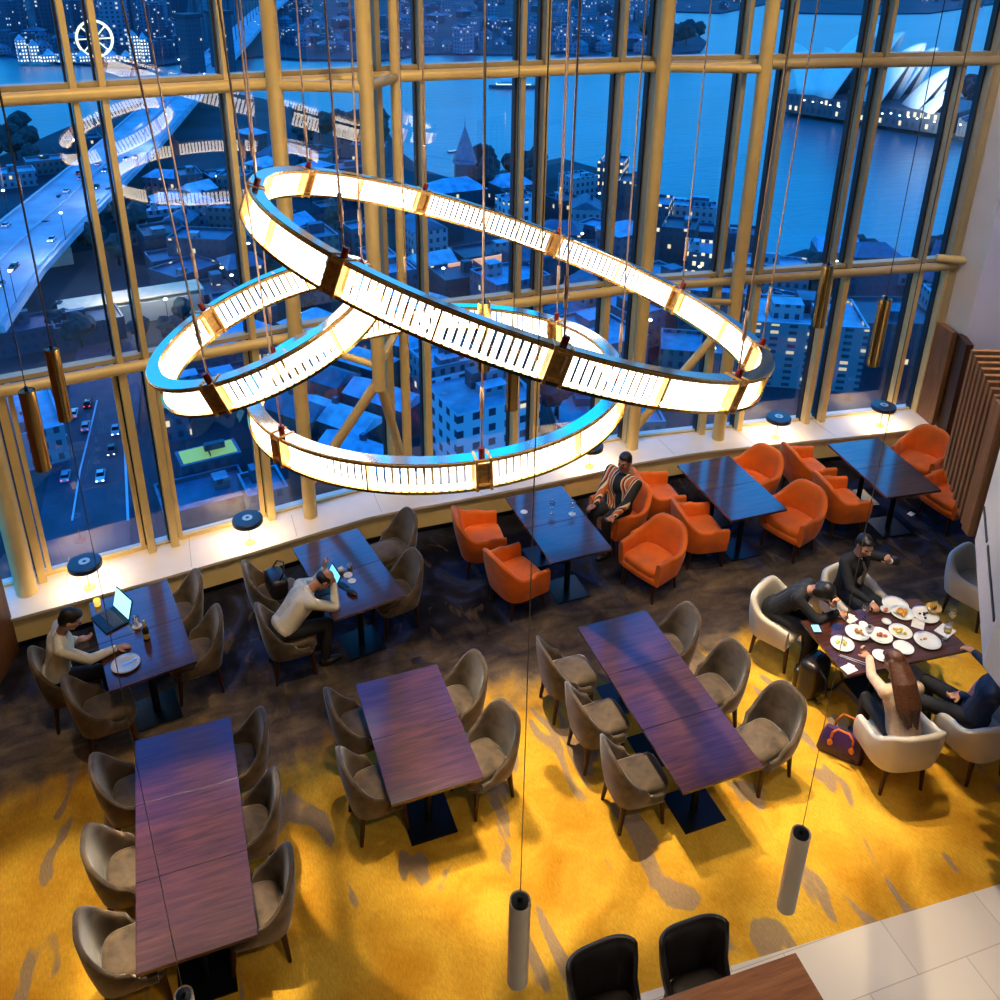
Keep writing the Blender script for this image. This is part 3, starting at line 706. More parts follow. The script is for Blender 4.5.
def bottle(p, label):
    r = empty('beer_bottle', p, 0, label, 'bottle')
    bg_ = one('bottle_glass', lambda b: lathe(b, [(0, 0), (.031, 0), (.032, .01), (.032, .13), (.026, .16), (.013, .19), (.0125, .235), (.015, .24), (.0, .24)], n=20), BEER, r, smooth=True, auto=.8)
    one('bottle_label', lambda b: lathe(b, [(.0325, .035), (.0333, .036), (.0333, .095), (.0325, .096)], n=20), mat('gold_label', (.75, .48, .06), .4), bg_)
    one('neck_foil', lambda b: lathe(b, [(.0265, .158), (.0135, .19), (.0135, .243), (0, .243)], n=16), mat('gold_foil', (.8, .5, .08), .35, metal=.6), bg_, smooth=True)
bottle(on(147, 640), 'brown beer bottle with gold label on the laptop table')
g = empty('beer_glass', on(137, 626), 0, 'small glass of beer on a white coaster beside the beer bottle', 'glass')
one('tumbler', lambda b: lathe(b, [(0, .004), (.028, .004), (.034, .12), (.032, .12), (.026, .01), (0, .01)], n=20), CLEAR, g, smooth=True)
one('drink', lambda b: lathe(b, [(0, .012), (.025, .012), (.029, .08), (0, .08)], n=16), mat('beer', (.45, .16, .02), .2), g, smooth=True)
coaster(on(137, 626, TZ-.0045+.0045), 'white round coaster under the beer glass', .048, 'coaster under the beer glass')
c = one('candle_holder', lambda b: lathe(b, [(0, 0), (.03, 0), (.036, .07), (.033, .07), (.028, .01), (0, .01)], n=18), CANDLE, smooth=True); c.location = loc(TA, -.32, .62); tag(c, 'small amber glass candle holder behind the laptop', 'candle holder')
# tablet table
tb = empty('tablet', on(330, 585), math.radians(-80), 'lit tablet standing in front of the balding man', 'tablet')
rt_ = Matrix.Rotation(math.radians(-28), 3, 'X')
cs_ = one('case', lambda b: (box(b, rt_@V((0, 0, .10))+V((0, 0, 0.004)), (.26, .010, .19), rot=rt_), box(b, V((0, -.10, .004)), (.26, .18, .006))), BLACKM, tb, bevel=.003)
one('screen', lambda b: box(b, rt_@V((0, -.0065, .10))+V((0, 0, .004)), (.235, .003, .165), rot=rt_), SCREEN2, cs_)
for i, (px, py, r_) in enumerate(((348, 575, .05), (352, 581, .045))): coaster(on(px, py), 'white round coaster beside the tablet, '+('far one' if i == 0 else 'near one'), r_, 'coasters beside the tablet')
cu = empty('coffee_cup', on(341, 572), 0, 'small white cup beyond the coasters on the tablet table', 'cup')
one('cup_body', lambda b: lathe(b, [(0, 0), (.022, 0), (.036, .055), (.033, .055), (.02, .006), (0, .006)], n=20), CHINA, cu, smooth=True)
one('handle', lambda b: tube(b, [(.033, 0, .045), (.055, 0, .04), (.05, 0, .02), (.026, 0, .014)], .004), CHINA, cu, smooth=True)
j = one('milk_jug', lambda b: lathe(b, [(0, 0), (.026, 0), (.03, .05), (.022, .07), (.02, .07), (.025, .05), (0, .008)], n=18), STEEL, smooth=True); j.location = on(350, 569); tag(j, 'small steel milk jug beside the white cup', 'jug')
ph = empty('mobile_phone', on(343, 586), math.radians(30), 'black phone with a pale rim lying near the tablet', 'phone')
one('phone_body', lambda b: box(b, V((0, 0, .005)), (.075, .145, .009)), STEEL, ph, bevel=.003)
one('screen', lambda b: box(b, V((0, 0, .0105)), (.066, .135, .002)), BLACKM, ph)
gc = one('glasses_case', lambda b: ell(b, V((0, 0, .025)), (.085, .038, .025)), BLACKL, smooth=True); gc.location = on(352, 594); gc.rotation_euler = (0, 0, math.radians(-60)); tag(gc, 'black glasses case lying nearest us on the tablet table', 'glasses case')
# wine glass table
for i, (px, py) in enumerate(((552, 513), (572, 513))): wineglass(on(px, py), 'clear wine glass on the window table, '+('left' if i == 0 else 'right')+' of two', 'wine glasses by the striped shirt man')
for i, (px, py) in enumerate(((524, 512), (572, 514))): coaster(on(px, py, TZ-.004), 'white round coaster '+('alone at the left of the wine glass table' if i == 0 else 'under the right wine glass'), .045, 'coasters on the wine glass table')

# dining party table
PL = [(895, 606, .135, 'empty white oval plate at the far edge of the party table'), (925, 616, .135, 'white plate with dark morsels at the far right of the party table'),
      (902, 614, .12, 'white plate of fried food next to the tall suited man'), (900, 633, .115, 'white plate with yellow and red food in the table centre'),
      (880, 637, .12, 'white plate with sausages left of the table centre'), (857, 634, .12, 'white plate with noodles nearest the bending diner'),
      (842, 645, .115, 'white plate of greens at the left corner of the party table'), (927, 642, .13, 'nearly empty white plate on the right of the party table'),
      (903, 649, .10, 'white plate half hidden by the long haired woman'), (881, 657, .085, 'small empty white plate before the woman'),
      (885, 611, .055, 'tiny sauce dish by the suited man'), (886, 623, .048, 'tiny empty saucer in the middle of the party table'), (863, 626, .045, 'tiny saucer under the left wine glass')]
FOOD = {1: ((.02, .015, .01), 5, .018), 2: ((.80, .30, .03), 16, .026), 3: ((.85, .50, .05), 8, .022), 4: ((.60, .14, .03), 8, .022), 5: ((.55, .26, .05), 12, .018), 6: ((.60, .55, .20), 10, .018), 7: ((.6, .35, .15), 4, .014), 10: ((.7, .12, .03), 4, .016)}
FN = {1: 'dark morsels on the far right plate', 2: 'heap of golden fried food on the plate beside the suited man', 3: 'yellow and red food on the centre plate', 4: 'grilled sausages on the plate left of centre', 5: 'noodles on the plate before the bending diner', 6: 'pale greens on the left corner plate', 7: 'last scraps of food on the right plate', 10: 'red sauce in the tiny dish'}
for i, (px, py, r_, l) in enumerate(PL):
    p = on(px, py); plate(p, r_, l)
    if i in FOOD:
        c_, n_, s_ = FOOD[i]; m = mat('food_%d' % i, c_, .45, var=.5, scale=30)
        def fd(b):
            for q in range(n_):
                a = rnd.uniform(0, 2*PI); d = rnd.uniform(0, r_*.5); ell(b, V((d*math.cos(a), d*math.sin(a), .012+s_*.5+.01*(1-d/r_))), (s_*rnd.uniform(.7, 1.2), s_*rnd.uniform(.6, 1), s_*.6), Matrix.Rotation(a, 3, 'Z'), 8, 6)
        o = one('food_portion', fd, m, smooth=True); o.location = p; tag(o, FN[i], 'food', 'food served on the party table plates', 'stuff')
for k, (px, py, l, dr) in enumerate(((864, 618, 'wine glass left on the party table with a little drink', None), (867, 640, 'wine glass held by the long haired woman', None), (950, 624, 'glass of amber drink at the right of the party table', AMBER), (945, 640, 'short glass of amber drink nearest the woman', AMBER))):
    wineglass(on(px, py), l, 'drinking glasses on the party table', dr)
def napkin(p, s, rz, label):
    o = one('napkin', lambda b: (box(b, V((0, 0, .003)), (s, s*.8, .005), rz), box(b, V((.02, .012, .008)), (s*.7, s*.5, .004), rz+.5)), NAPKIN, bevel=.001); o.location = p; tag(o, label, 'napkin', 'white napkins on the party table')
napkin(on(850, 619), .13, .2, 'folded white napkin before the bending diner'); napkin(on(918, 624), .15, .7, 'white napkin tucked between the plates at centre')
napkin(on(945, 631), .18, .3, 'crumpled white napkin under the amber glass'); napkin(on(849, 669), .13, .1, 'white napkin at the near left corner')
for i, (px, py, rz) in enumerate(((841, 618, -60), (843, 619, -57), (852, 661, -52), (854, 660, -49))):
    o = one('chopstick', lambda b: tube(b, [(-.13, 0, .008), (.13, 0, .012)], [.004, .0025]), NAPKIN); o.location = on(px, py); o.rotation_euler = (0, 0, math.radians(rz)); tag(o, 'pale chopstick of the pair '+('by the bending diner' if i < 2 else 'at the near left corner'), 'chopstick', 'pale chopsticks on the party table '+('far' if i < 2 else 'near')+' pair')
p_ = empty('mobile_phone', on(816, 629), math.radians(-20), 'phone with a lit blue screen at the left end of the party table', 'phone')
one('phone_body', lambda b: box(b, V((0, 0, .004)), (.09, .15, .008)), BLACKM, p_, bevel=.002); one('screen', lambda b: box(b, V((0, 0, .009)), (.075, .10, .002)), SCREEN2, p_)
bk_ = one('bread_basket', lambda b: (lathe(b, [(0, 0), (.05, 0), (.08, .06), (.075, .062), (.046, .008), (0, .008)], n=18), [cyl(b, (.02*i-.03, 0, .03), (.03*i-.045, .02, .12), .008, .005, n=6) for i in range(4)]), mat('basket_gold', (.55, .33, .06), .5, var=.3), smooth=True)
bk_.location = on(933, 612); tag(bk_, 'small basket of yellow sticks at the right end of the party table', 'basket')

# bags
def backpack(p, rz, label):
    r = empty('backpack', p, rz, label, 'backpack')
    def body(b):
        vs = box(b, V((0, 0, .24)), (.34, .22, .46)); 
    o = one('bag_body', body, BLACKL, r, smooth=True); md = o.modifiers.new('b', 'BEVEL'); md.width = .075; md.segments = 5
    o = one('front_pocket', lambda b: box(b, V((0, -.13, .17)), (.26, .07, .24)), BLACKL, r, smooth=True); md = o.modifiers.new('b', 'BEVEL'); md.width = .03; md.segments = 3
    for x in (-.10, .10): one('strap', lambda b: tube(b, [(x, .10, .44), (x*1.3, .20, .40), (x*1.6, .24, .24), (x*1.3, .17, .08), (x, .10, .05)], .014, 8), BLACKM, r, smooth=True)
    one('top_handle', lambda b: tube(b, [(-.05, .03, .46), (-.04, .03, .52), (.04, .03, .52), (.05, .03, .46)], .009, 8), BLACKM, r, smooth=True)
    return r
backpack((*at(810, 692).xy, 0), math.radians(-160), 'black backpack leaning on the floor left of the party table')
def handbag(p, rz):
    r = empty('handbag', p, rz, 'purple handbag with orange handles on the gold carpet', 'handbag')
    PM = mat('purple_leather', (.055, .018, .10), .4, var=.15); OM = mat('orange_leather', (.85, .22, .02), .45)
    def body(b):
        rows = []
        for z, w, d in ((0, .40, .17), (.02, .43, .19), (.12, .41, .18), (.22, .36, .12), (.27, .32, .05)):
            rows.append([b.verts.new((x*w/2, y*d/2, z)) for x, y in ((-1, -.7), (-.85, -1), (0, -1.05), (.85, -1), (1, -.7), (1, .7), (.85, 1), (0, 1.05), (-.85, 1), (-1, .7))])
        for A_, B_ in zip(rows, rows[1:]):
            for j in range(10): b.faces.new((A_[j], A_[(j+1) % 10], B_[(j+1) % 10], B_[j]))
        b.faces.new(rows[0][::-1]); b.faces.new(rows[-1])
    one('bag_body', body, PM, r, smooth=True, auto=.9)
    for y in (-.075, .075): one('handle', lambda b: tube(b, [(-.10, y, .17), (-.095, y*1.1, .28), (-.05, y*1.5, .37), (.05, y*1.5, .37), (.095, y*1.1, .28), (.10, y, .17)], .011, 8), OM, r, smooth=True)
    for x in (-.10, .10): one('handle_tab', lambda b: ell(b, V((x, -.10, .165)), (.026, .014, .04)), OM, r, smooth=True)
handbag((*at(840, 752).xy, 0), math.radians(-52))
pb = empty('paper_bag', (*at(866, 757).xy, 0), math.radians(-40), 'small tan bag between the purple handbag and the cream chair', 'bag')
one('bag_body', lambda b: box(b, V((0, 0, .10)), (.16, .09, .20)), mat('tan_bag', (.36, .22, .10), .6), pb, bevel=.01)
one('handle', lambda b: tube(b, [(-.04, 0, .195), (-.03, 0, .25), (.03, 0, .25), (.04, 0, .195)], .004), mat('tan_cord', (.3, .2, .1), .6), pb)
sb = empty('shoulder_bag', (.58, 8.46, .48), math.radians(-80), 'black bag with a red tag lying on the chair by the ledge', 'bag')
o = one('bag_body', lambda b: box(b, V((0, 0, .13)), (.34, .20, .26)), BLACKL, sb, smooth=True); md = o.modifiers.new('b', 'BEVEL'); md.width = .06; md.segments = 4
one('strap', lambda b: tube(b, [(-.13, 0, .24), (-.12, .06, .33), (0, .10, .37), (.12, .06, .33), (.13, 0, .24)], .010, 8), BLACKM, sb, smooth=True)
one('red_tag', lambda b: box(b, V((-.08, -.09, .20)), (.07, .012, .05)), mat('red_tag_cloth', (.5, .02, .03), .6), sb)
o = one('paper_scrap', lambda b: box(b, V((0, 0, .003)), (.10, .07, .003), .3), NAPKIN); o.location = at(911, 514, .0); tag(o, 'white scrap lying on the carpet under the right end table', 'paper')
o = one('floor_outlet', lambda b: box(b, V((0, 0, .003)), (.12, .10, .006)), STEEL, bevel=.002); o.location = at(417, 661, 0); tag(o, 'small metal floor outlet behind the middle table', 'outlet')
# ================================================================== people
def capsule(bm, a, b, ra, rb=None, n=14):
    rb = ra if rb is None else rb; a, b = V(a), V(b)
    if (b-a).length > 1e-4: cyl(bm, a, b, ra, rb, n)
    ell(bm, a, (ra,)*3, None, n, 8); ell(bm, b, (rb,)*3, None, n, 8)
def fused(name, fn, m, parent, vox=.009, it=4, fac=.5):
    bm = NB(); fn(bm); me = bpy.data.meshes.new(name); bmesh.ops.recalc_face_normals(bm, faces=bm.faces[:]); bm.to_mesh(me); bm.free()
    o = bpy.data.objects.new(name, me); col.objects.link(o)
    r = o.modifiers.new('r', 'REMESH'); r.mode = 'VOXEL'; r.voxel_size = vox; r.use_smooth_shade = True
    s = o.modifiers.new('s', 'SMOOTH'); s.iterations = it; s.factor = fac
    bpy.context.view_layer.update(); dg = bpy.context.evaluated_depsgraph_get()
    m2 = bpy.data.meshes.new_from_object(o.evaluated_get(dg)); o.modifiers.clear(); o.data = m2; bpy.data.meshes.remove(me)
    m2.materials.clear(); m2.materials.append(m)
    for p in m2.polygons: p.use_smooth = True
    o.parent = parent; return o
def ik(S, W, pole, l1=.29, l2=.255):
    S, W = V(S), V(W); d = W-S; L = d.length
    if L > (l1+l2)*.985: W = S+d*((l1+l2)*.985/L); d = W-S; L = d.length
    u = d.normalized(); a = (l1*l1-l2*l2+L*L)/(2*L); h = math.sqrt(max(0, l1*l1-a*a))
    p = V(pole); p = (p-u*p.dot(u)).normalized(); return S+u*a+p*h, W
def hand(bm, W, d, nrm, side, curl=.35, g=0.0):
    """palm, four unequal fingers bent at their knuckles and a thumb leaving the side of the palm"""
    d = V(d).normalized(); nrm = V(nrm); nrm = (nrm-d*nrm.dot(d)).normalized(); s = d.cross(nrm)*side
    R = Matrix((s, d, nrm)).transposed()
    ell(bm, W+d*.045, (.040, .055, .017), R, 14, 8)
    capsule(bm, W, W+d*.03, .027, .03)
    for i, (o, L) in enumerate(((.030, .066), (.010, .076), (-.011, .070), (-.030, .056))):
        p = W+d*(.085-abs(o)*.2)+s*o; q = d.copy(); a = curl
        capsule(bm, W+d*.05+s*o*.8, p, .012, .0095, 8)
        for k, f in enumerate((.45, .32, .23)):
            q = (Matrix.Rotation(-a*(1+.3*k)*side*1.0, 3, s*side) @ q); p2 = p+q*L*f; capsule(bm, p, p2, .0098-.0008*k, .009-.0008*k, 8); p = p2; a = curl
    t0 = W+d*.025+s*.030; t1 = t0+(s*.75+d*.75-nrm*.25).normalized()*.038; t2 = t1+(d-nrm*.35+s*.15).normalized()*.030
    capsule(bm, t0, t1, .014, .011, 8); capsule(bm, t1, t2, .011, .009, 8)
def person(label, loc_, face, lean=8, side=0, head=(0, 0, 0), hands=None, poles=None, hdir=None, hnorm=None, curl=.35, skin=SKIN, top=SHIRTW, bottoms=TROUS, hair='short', hairm=HAIRB, thick=1.0,
           knees=None, feet=None, pel=(0, -.10, .58), woman=False, suit=False, glasses=False, scale=1.0, nohead=False):
    rz = math.radians(face-90); root = empty('person', (*loc_, 0), rz, label, 'person')
    MW = Matrix.Translation((*loc_, 0)) @ Matrix.Rotation(rz, 4, 'Z'); inv = MW.inverted()
    P = V(pel); La, Sa = math.radians(lean), math.radians(side)
    T = Matrix.Rotation(Sa, 3, 'Y') @ Matrix.Rotation(-La, 3, 'X')
    def tp(x, y, z): return P+T@V((x, y, z))
    k = thick*(.9 if woman else 1)
    neck = tp(0, .0, .50); hc = neck+T@V((0, .025, .05))
    HR = T @ Matrix.Rotation(math.radians(head[0]), 3, 'Z') @ Matrix.Rotation(math.radians(-head[1]), 3, 'X') @ Matrix.Rotation(math.radians(head[2]), 3, 'Y')
    hc = hc+HR@V((0, .02, .115))
    def hp(x, y, z): return hc+HR@V((x, y, z))
    sh = {s: tp(.175*s*k, 0, .43) for s in (1, -1)}
    hands = hands or {}; arm = {}
    for s in (1, -1):
        W = hands.get(s)
        W = inv@V(W) if W is not None else P+V((.24*s, .34, .12))
        po = (poles or {}).get(s, (.5*s, -.2, -1)); E_, W = ik(sh[s], W, po); arm[s] = (sh[s], E_, W)
    kn = knees or {1: (.12, .36, .56), -1: (-.12, .36, .56)}; an = feet or {1: (.13, .34, .09), -1: (-.13, .34, .09)}
    def torso(b, e=0, low=True):
        for s in (1, -1):
            capsule(b, tp(.055*s, 0, .02), tp(.06*s*k, .0, .20), .105*k+e, .098*k+e)
            capsule(b, tp(.06*s*k, 0, .20), tp(.075*s*k, .0, .36), .098*k+e, .10*k+e)
            capsule(b, tp(.04*s, -.005, .44), tp(.165*s*k, 0, .425), .055+e, .058+e)
        ell(b, tp(0, .01, .33), (.165*k+e, .115*k+e, .15+e), T)
        if woman:
            for s in (1, -1): ell(b, tp(.07*s, .085, .30), (.055+e, .05+e, .055+e), T)
    def arms(b, e=0, cut=0):
        for s in (1, -1):
            S, E_, W = arm[s]; capsule(b, S, E_, .052*k+e, .041*k+e); capsule(b, E_, W-(W-E_).normalized()*cut, .041*k+e, .028+e*.9)
    def legs_(b, e=0, cut=0):
        for s in (1, -1):
            Hh = P+V((.085*s, .02, -.01)); K_, A_ = V(kn[s]), V(an[s])
            capsule(b, Hh, K_, .082*k+e, .058+e); capsule(b, K_, A_+(K_-A_).normalized()*cut, .056+e, .038+e)
        ell(b, P+V((0, -.02, -.0)), (.155*k+e, .12*k+e, .10+e))
    def body(b):
        torso(b); arms(b); legs_(b)
        capsule(b, tp(0, -.005, .44), hp(0, -.02, -.05), .055, .052)
        ell(b, hp(0, -.008, .025), (.074, .094, .092), HR); ell(b, hp(0, .030, -.030), (.060, .066, .078), HR)
        ell(b, hp(0, .058, -.088), (.030, .028, .024), HR); capsule(b, hp(0, .090, .012), hp(0, .112, -.022), .011, .015, 8)
        for s in (1, -1):
            ell(b, hp(.075*s, -.008, -.008), (.011, .022, .034), HR, 10, 8); capsule(b, hp(.018*s, .088, .026), hp(.046*s, .074, .026), .011, .010, 8)
            ell(b, hp(.036*s, .062, -.028), (.024, .024, .024), HR, 10, 8)
            S, E_, W = arm[s]; d = (hdir or {}).get(s); d = (inv.to_3x3()@V(d)) if d else (W-E_)
            nn = (hnorm or {}).get(s); nn = (inv.to_3x3()@V(nn)) if nn else V((0, 0, 1))
            hand(b, W, d, nn, s, curl if not isinstance(curl, dict) else curl[s])
    bd_ = fused('body', body, skin, root, .008, 2)
    for s in (1, -1): one('eye', lambda b: ell(b, hp(.031*s, .086, .006), (.011, .007, .007), HR, 10, 6), EYEM, bd_, smooth=True)
    one('mouth', lambda b: ell(b, hp(0, .094, -.052), (.022, .007, .006), HR, 12, 6), LIP, bd_, smooth=True)
    if top is not None:
        def shirt(b):
            torso(b, .012); arms(b, .011, .015)
            capsule(b, tp(0, -.01, .42), tp(0, 0, .475), .075, .062)
            ell(b, P+T@V((0, -.005, .03)), (.155*k+.02, .12*k+.02, .085), T)
        jk_ = fused('jacket' if suit else 'shirt', shirt, top, root, .010, 3)
    if top in (SHIRTW, STRIPE):
        cc_ = tp(0, .005, .480); one('collar', lambda b: tube(b, [cc_+T@V((.064*math.cos(i*PI/8), .062*math.sin(i*PI/8), .012*math.sin(i*PI/8-PI/2))) for i in range(5, 28)], .013, 8), top, jk_, smooth=True)
    fused('trousers', lambda b: legs_(b, .012, .03), bottoms, root, .012, 3)
    for s in (1, -1):
        a_ = V(an[s]); one('shoe', lambda b: (ell(b, a_+V((0, .05, -.045)), (.045, .13, .04), None, 14, 8), ell(b, a_+V((0, -.02, -.03)), (.042, .055, .055), None, 12, 8)), BLACKL, root, smooth=True)
    if suit:
        def sf(b):
            rows = []
            for z, w in ((.475, .045), (.42, .052), (.34, .042), (.24, .022), (.16, .006)):
                y = .118*k+.018 if z < .40 else (.085 if z < .45 else .068)
                rows.append([b.verts.new(tp(w*q, y-.02*abs(q)+(.006 if q == 0 else 0), z)) for q in (-1, 0, 1)]+[b.verts.new(tp(w*q, y-.05, z)) for q in (1, 0, -1)])
            for A_, B_ in zip(rows, rows[1:]):
                for j in range(6): b.faces.new((A_[j], A_[(j+1) % 6], B_[(j+1) % 6], B_[j]))
            b.faces.new(rows[0]); b.faces.new(rows[-1][::-1])
        one('shirt_front', sf, suit[0], jk_, smooth=True, auto=.8)
        if suit[1]: one('tie', lambda b: tube(b, [tp(0, .09, .455), tp(0, .118*k+.03, .38), tp(0, .118*k+.034, .26), tp(0, .118*k+.028, .16)], [.012, .016, .020, .006], 8), suit[1], jk_, smooth=True)
        for s in (1, -1):
            S, E_, W = arm[s]; u = (W-E_).normalized(); one('cuff', lambda b: capsule(b, W-u*.035, W-u*.005, .034, .033), suit[0], jk_, smooth=True)
    def hr(b):
        if hair == 'bald':
            ell(b, hp(0, -.040, .000), (.082, .074, .062), HR); 
            for s in (1, -1): ell(b, hp(.062*s, -.012, .02), (.020, .05, .040), HR)
        else:
            ell(b, hp(0, -.020, .042), (.083, .096, .086), HR); ell(b, hp(0, -.045, -.005), (.080, .066, .080), HR); ell(b, hp(0, .045, .085), (.058, .045, .030), HR)
            if hair == 'long':
                for i in range(9):
                    a = -1+.25*i; 
                    p0 = hp(.066*a, -.05-.03*(1-abs(a)), .02); p1 = neck+T@V((.082*a, -.07-.045*(1-a*a), .02)); p2 = tp(.085*a+.01*math.sin(9*a), -.125-.035*(1-a*a), .32); p3 = tp(.055*a, -.15+.02*math.sin(7*a), .17+.035*math.sin(5*a+1))
                    for q, w, r1, r2 in ((p0, p1, .034, .036), (p1, p2, .036, .032), (p2, p3, .032, .012)): capsule(b, q, w, r1, r2, 8)
            if hair == 'bob':
                for s in (1, -1): ell(b, hp(.066*s, -.02, -.02), (.025, .06, .08), HR)
    fused('hair', hr, hairm, root, .008, 2)
    if glasses:
        def gl(b):
            for s in (1, -1):
                c_ = hp(.032*s, .103, .006); pts = [c_+HR@V((.020*math.cos(t), 0, .015*math.sin(t))) for t in [i*PI/5 for i in range(11)]]; tube(b, pts, .0025, 5)
                tube(b, [hp(.052*s, .103, .008), hp(.078*s, .05, .010), hp(.079*s, -.01, .008)], .0025, 5)
            tube(b, [hp(-.012, .105, .008), hp(.012, .105, .008)], .0025, 5)
        one('glasses', gl, STEEL, root)
    return root
def w3(px, py, z): p = at(px, py, z); return (p.x, p.y, z)
person('man in a white shirt and glasses using a laptop at the left window table', (-1.52, 7.86), 6, 12, 4, (-8, 18, 0), {1: w3(116, 648, .79), -1: w3(77, 640, .79)},
       hdir={1: (1, .1, -.05), -1: (1, .05, -.1)}, curl=.3, glasses=True, knees={1: (.12, .34, .54), -1: (-.12, .34, .54)})
person('balding man in a white shirt, seen from behind, bent over a tablet', (.60, 7.76), 10, 40, 0, (-4, 26, 0), {-1: (1.08, 8.08, .98), 1: (1.12, 7.84, .94)},
       poles={-1: (-.6, .2, -1), 1: (.8, .1, -1)}, hdir={-1: (-.2, -.2, 1), 1: (-.1, .3, 1)}, hnorm={1: (1, 0, 0), -1: (1, 0, 0)}, curl=.6, hair='bald', pel=(0, -.06, .58), knees={1: (.12, .38, .54), -1: (-.12, .38, .54)})
person('man in a striped black, cream and orange shirt sitting in an orange armchair', (4.92, 8.60), 200, -12, 0, (14, 14, 0), {-1: w3(604, 530, .66), 1: w3(594, 508, .68)},
       hdir={-1: (-1, -.2, -.3), 1: (-1, .0, -.3)}, skin=SKIN2, top=STRIPE, thick=1.22, pel=(0, .04, .56), curl=.5)
person('diner in a black suit bending down with a hand to the face', (5.68, 6.22), -58, 36, 0, (0, 34, 0), {-1: (5.86, 5.72, .98), 1: w3(838, 612, .80)},
       poles={-1: (-1, 0, -.6), 1: (1, 0, -.6)}, hdir={-1: (.1, .1, 1), 1: (.6, -.4, -.1)}, hnorm={-1: (.3, -1, 0)}, top=SUIT, hair='bob', suit=(NAPKIN, None), curl=.6, pel=(0, -.08, .58), thick=.92)
person('man in a dark suit, white shirt and tie raising a hand to his mouth', (6.62, 6.20), -84, 4, 0, (-14, 10, 0), {-1: w3(890, 561, 1.16), 1: w3(872, 603, .80)},
       poles={-1: (-1, -.1, -.5), 1: (.6, 0, -1)}, hdir={-1: (-.6, .1, .6), 1: (-.2, -1, 0)}, hnorm={-1: (0, -1, .2)}, top=SUIT, suit=(NAPKIN, mat('grey_tie', (.22, .17, .12), .6)), curl=.9)
person('woman with long brown hair in a cream top, seen from behind', (5.72, 4.54), 76, 20, -4, (16, 14, 0), {-1: w3(866, 650, .86), 1: (6.02, 4.90, .72)},
       poles={-1: (-1, 0, -.6), 1: (.6, 0, -1)}, hdir={-1: (-.2, 1, .3), 1: (0, 1, -.2)}, top=KNIT, hair='long', hairm=HAIRN, woman=True, curl=.7)
person('diner in a navy jacket and pink shirt, half hidden by the white bulkhead', (6.50, 4.46), 122, -14, 4, (0, 8, 0), {-1: w3(960, 694, .68), 1: w3(974, 652, .80)},
       poles={-1: (-.3, -1, .3), 1: (.6, 0, -.6)}, hdir={-1: (-.9, .3, -.3), 1: (-.3, .9, 0)}, top=NAVY, suit=(PINK, None), pel=(-.02, -.04, .58), curl=.5, knees={1: (.14, .42, .58), -1: (-.14, .40, .56)})
# ================================================================== the harbour city far below
GZ = -100.0
def G(px, py, z=GZ): return at(px, py, z)
def facade(name, wall, roof, lit=(1, .78, .45), thr=.86, es=1.0, cw=2.6, ch=3.2, glass=(.01, .03, .06)):
    m, nt, b, N, L = _m(name)
    tc = N.new('ShaderNodeTexCoord'); sx = N.new('ShaderNodeSeparateXYZ'); L.new(tc.outputs['Object'], sx.inputs[0])
    nx = N.new('ShaderNodeSeparateXYZ'); L.new(tc.outputs['Normal'], nx.inputs[0])
    u = math_(N, L, 'DIVIDE', math_(N, L, 'ADD', sx.outputs['X'], math_(N, L, 'ADD', sx.outputs['Y'], 300)), cw)
    v = math_(N, L, 'DIVIDE', sx.outputs['Z'], ch)
    def inside(t, lo, hi):
        f = math_(N, L, 'FRACT', t); return math_(N, L, 'MULTIPLY', math_(N, L, 'GREATER_THAN', f, lo), math_(N, L, 'LESS_THAN', f, hi))
    win = math_(N, L, 'MULTIPLY', inside(u, .28, .72), inside(v, .30, .78))
    side = math_(N, L, 'LESS_THAN', math_(N, L, 'ABSOLUTE', nx.outputs['Z']), .5); win = math_(N, L, 'MULTIPLY', win, side)
    cv = N.new('ShaderNodeCombineXYZ'); L.new(math_(N, L, 'FLOOR', u), cv.inputs[0]); L.new(math_(N, L, 'FLOOR', v), cv.inputs[1])
    oi = N.new('ShaderNodeObjectInfo'); L.new(oi.outputs['Random'], cv.inputs[2])
    wn_ = N.new('ShaderNodeTexWhiteNoise'); L.new(cv.outputs[0], wn_.inputs[0])
    litm = math_(N, L, 'MULTIPLY', win, math_(N, L, 'GREATER_THAN', wn_.outputs['Value'], thr))
    n = noise_(N, L, tc.outputs['Object'], .25, 4); dirt = ramp(N, [(.3, tuple(x*.65 for x in roof)), (.7, tuple(min(1, x*1.25) for x in roof))]); L.new(n, dirt.inputs[0])
    c = mix(N, L, side, dirt.outputs['Color'], wall); c = mix(N, L, win, c, glass)
    L.new(c, b.inputs['Base Color']); b.inputs['Roughness'].default_value = .55
    b.inputs['Emission Color'].default_value = (*lit, 1); L.new(math_(N, L, 'MULTIPLY', litm, es), b.inputs['Emission Strength'])
    return m
def plainroof(name, c, sc=.3): return mat(name, c, .6, var=.35, scale=sc)
WTR = None
def water():
    m, nt, b, N, L = _m('harbour_water')
    tc = N.new('ShaderNodeTexCoord')
    n = noise_(N, L, tc.outputs['Object'], .006, 4, .6, (1, 2.2, 1), .4); r = ramp(N, [(.35, (.002, .12, .17)), (.65, (.004, .18, .25))]); L.new(n, r.inputs[0]); L.new(r.outputs[0], b.inputs['Base Color'])
    b.inputs['Roughness'].default_value = .28
    w = noise_(N, L, tc.outputs['Object'], .09, 6, .3, (1, 2.5, 1), .3); bp = N.new('ShaderNodeBump'); bp.inputs['Strength'].default_value = .35; bp.inputs['Distance'].default_value = 1.2
    L.new(w, bp.inputs['Height']); L.new(bp.outputs['Normal'], b.inputs['Normal']); return m
sea = lvl('water', [(-9000, 60), (9000, 60), (12000, 16000), (-12000, 16000)], GZ-3, GZ, water(), 'wide blue harbour beyond the windows')
